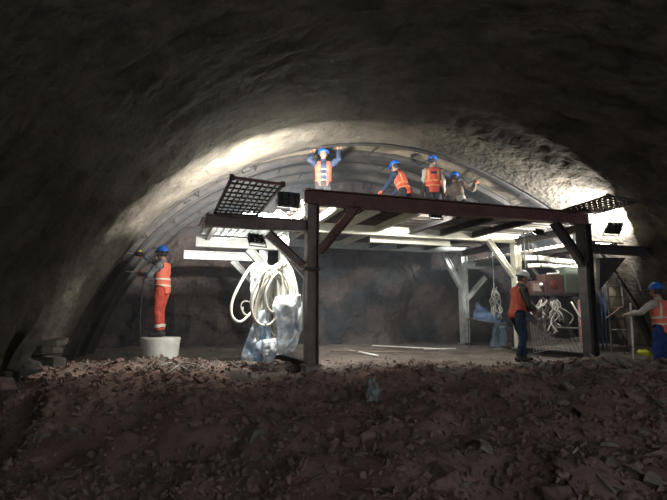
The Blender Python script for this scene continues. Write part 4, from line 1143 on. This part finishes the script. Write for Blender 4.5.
# yellow cloth by the right man's feet
bm = bmesh.new(); bmesh.ops.create_icosphere(bm, subdivisions=3, radius=.5)
for v in bm.verts: v.co = Vector((v.co.x * .30, v.co.y * .2, v.co.z * .12)) * (1 + .5 * noise.noise(v.co * 4))
yp = at_depth(645, 353, 9.6)
o = obj('yellow_cloth', bm, M['yellow'], smooth=True); o.location = yp; o.rotation_euler = (.1, .25, 0.2); tag(o, 'bright yellow crumpled cloth on the rubble by the right worker', 'cloth')

# ------------------------------------------------------------------ things lying on the muck
def hit(px, py):
    p = on_z(px, py, 0.0)
    for _ in range(14): p = on_z(px, py, ground(p.x, p.y) * .5 + p.z * .5)
    return p
def lying(name, pxs, r, m, label, cat, lift=.03, group=None):
    bm = bmesh.new(); pts = [hit(*q) + Vector((0, 0, lift)) for q in pxs]; add_tube(bm, spline(pts, 5) if len(pts) > 2 else pts, r, 7)
    return tag(obj(name, bm, M[m], smooth=True), label, cat, group)
GR = 'pale rods lying on the ground under the gantry'
lying('pale_rod', [(344, 351), (378, 358)], .018, 'rod', 'short bright rod lying nearest on the ground right of the front left post', 'rod', .05, GR)
lying('pale_rod', [(372, 347.5), (440, 351)], .016, 'rod', 'long pale rod lying on the ground towards the rear post', 'rod', .05, GR)
lying('pale_rod', [(424, 351), (456, 351)], .018, 'rod', 'short pale rod lying at the foot of the rear post', 'rod', .05, GR)
lying('pale_rod', [(330, 353), (424, 355)], .018, 'wood', 'grey-brown pole lying under the middle of the gantry', 'pole', .05)
bm = bmesh.new(); pa, pb = hit(399, 368), hit(457, 378); pa.z += .05; pb.z += .05; add_profile(bm, pa, pb, box_prof(.13, .05)); tag(obj('plank', bm, M['wood'], bevel=.006), 'weathered plank half sunk in the muck below the gantry', 'plank')
lying('thin_hose', [(168, 376), (176, 370), (184, 366), (196, 368), (205, 372), (226, 376)], .013, 'cable_grey', 'thin pale hose snaking on the ground right of the drum', 'hose', .05)
lying('thin_hose', [(160, 369), (170, 366), (180, 369), (190, 375)], .012, 'cable_grey', 'short thin pale hose on the ground just below the drum', 'hose', .05)
lying('bent_stick', [(622, 468), (640, 477), (667, 490)], .016, 'wood', 'bent bare stick on dark muck at the lower right corner', 'stick', .05)
lying('bent_stick', [(640, 388), (655, 405), (667, 416)], .018, 'wood', 'bent stick on rubble below the right worker', 'stick', .06)
lying('short_stick', [(568, 466), (578, 453)], .01, 'rod', 'short pale stick poking from the muck at the lower right', 'stick', .05)
lying('bent_stick', [(588, 472), (606, 488), (616, 498)], .014, 'wood', 'dark stick beside the pale poking stick at the bottom', 'stick', .04)
# grey torn scrap in the middle of the heap
sp = hit(373, 398)
bm = bmesh.new(); bmesh.ops.create_icosphere(bm, subdivisions=3, radius=.5)
for v in bm.verts:
    c = v.co.copy(); c = c * (1 + .9 * abs(noise.noise(c * 7)) - .2); v.co = Vector((c.x * .20 * (1 + .5 * noise.noise(c * 3)), c.y * .16, c.z * .36 * (1 + .4 * noise.noise(c * 4 + Vector((3, 3, 3))))))
o = obj('grey_scrap', bm, M['rag']); o.location = sp + Vector((0, 0, .10)); o.rotation_euler = (.5, -.5, .2); tag(o, 'crumpled grey torn sheet scrap in the middle of the muck heap', 'scrap')
bm = bmesh.new(); bmesh.ops.create_icosphere(bm, subdivisions=2, radius=.5)
for v in bm.verts: c = v.co.copy(); v.co = Vector((c.x * .22, c.y * .12, c.z * .1)) * (1 + .5 * noise.noise(c * 5))
o = obj('rag', bm, M['rock_red']); o.location = hit(562, 476) + Vector((0, 0, .03)); o.rotation_euler = (0, .1, .8); tag(o, 'small reddish rag beside the pale poking stick', 'rag')
# white stud standing in for a small bright glint on the vault
bp_ = None
for th in (R(118),):
    yb = 9.0
    bm = bmesh.new(); add_tube(bm, [ring_pt(th, rad(th) + .03, yb), ring_pt(th, rad(th) - .05, yb)], .018, 8); o = obj('glint_stud', bm, M['white_paint'], vault)

# ------------------------------------------------------------------ smoke and dust hanging between the gantry and the face
bm = bmesh.new(); add_box(bm, (4.0, 11.9, 2.2), (15.0, 5.6, 6.4))
hz = obj('haze', bm); tag(hz, 'thin bluish dust haze hanging before the rock face', 'haze', kind='stuff')
m = bpy.data.materials.new('haze'); m.use_nodes = True; nt = m.node_tree; nt.nodes.clear()
out = nt.nodes.new('ShaderNodeOutputMaterial'); vs_ = nt.nodes.new('ShaderNodeVolumeScatter')
vs_.inputs['Color'].default_value = (0.80, 0.90, 1.0, 1); vs_.inputs['Density'].default_value = 0.02; vs_.inputs['Anisotropy'].default_value = 0.3
nt.links.new(vs_.outputs[0], out.inputs['Volume']); hz.data.materials.append(m)
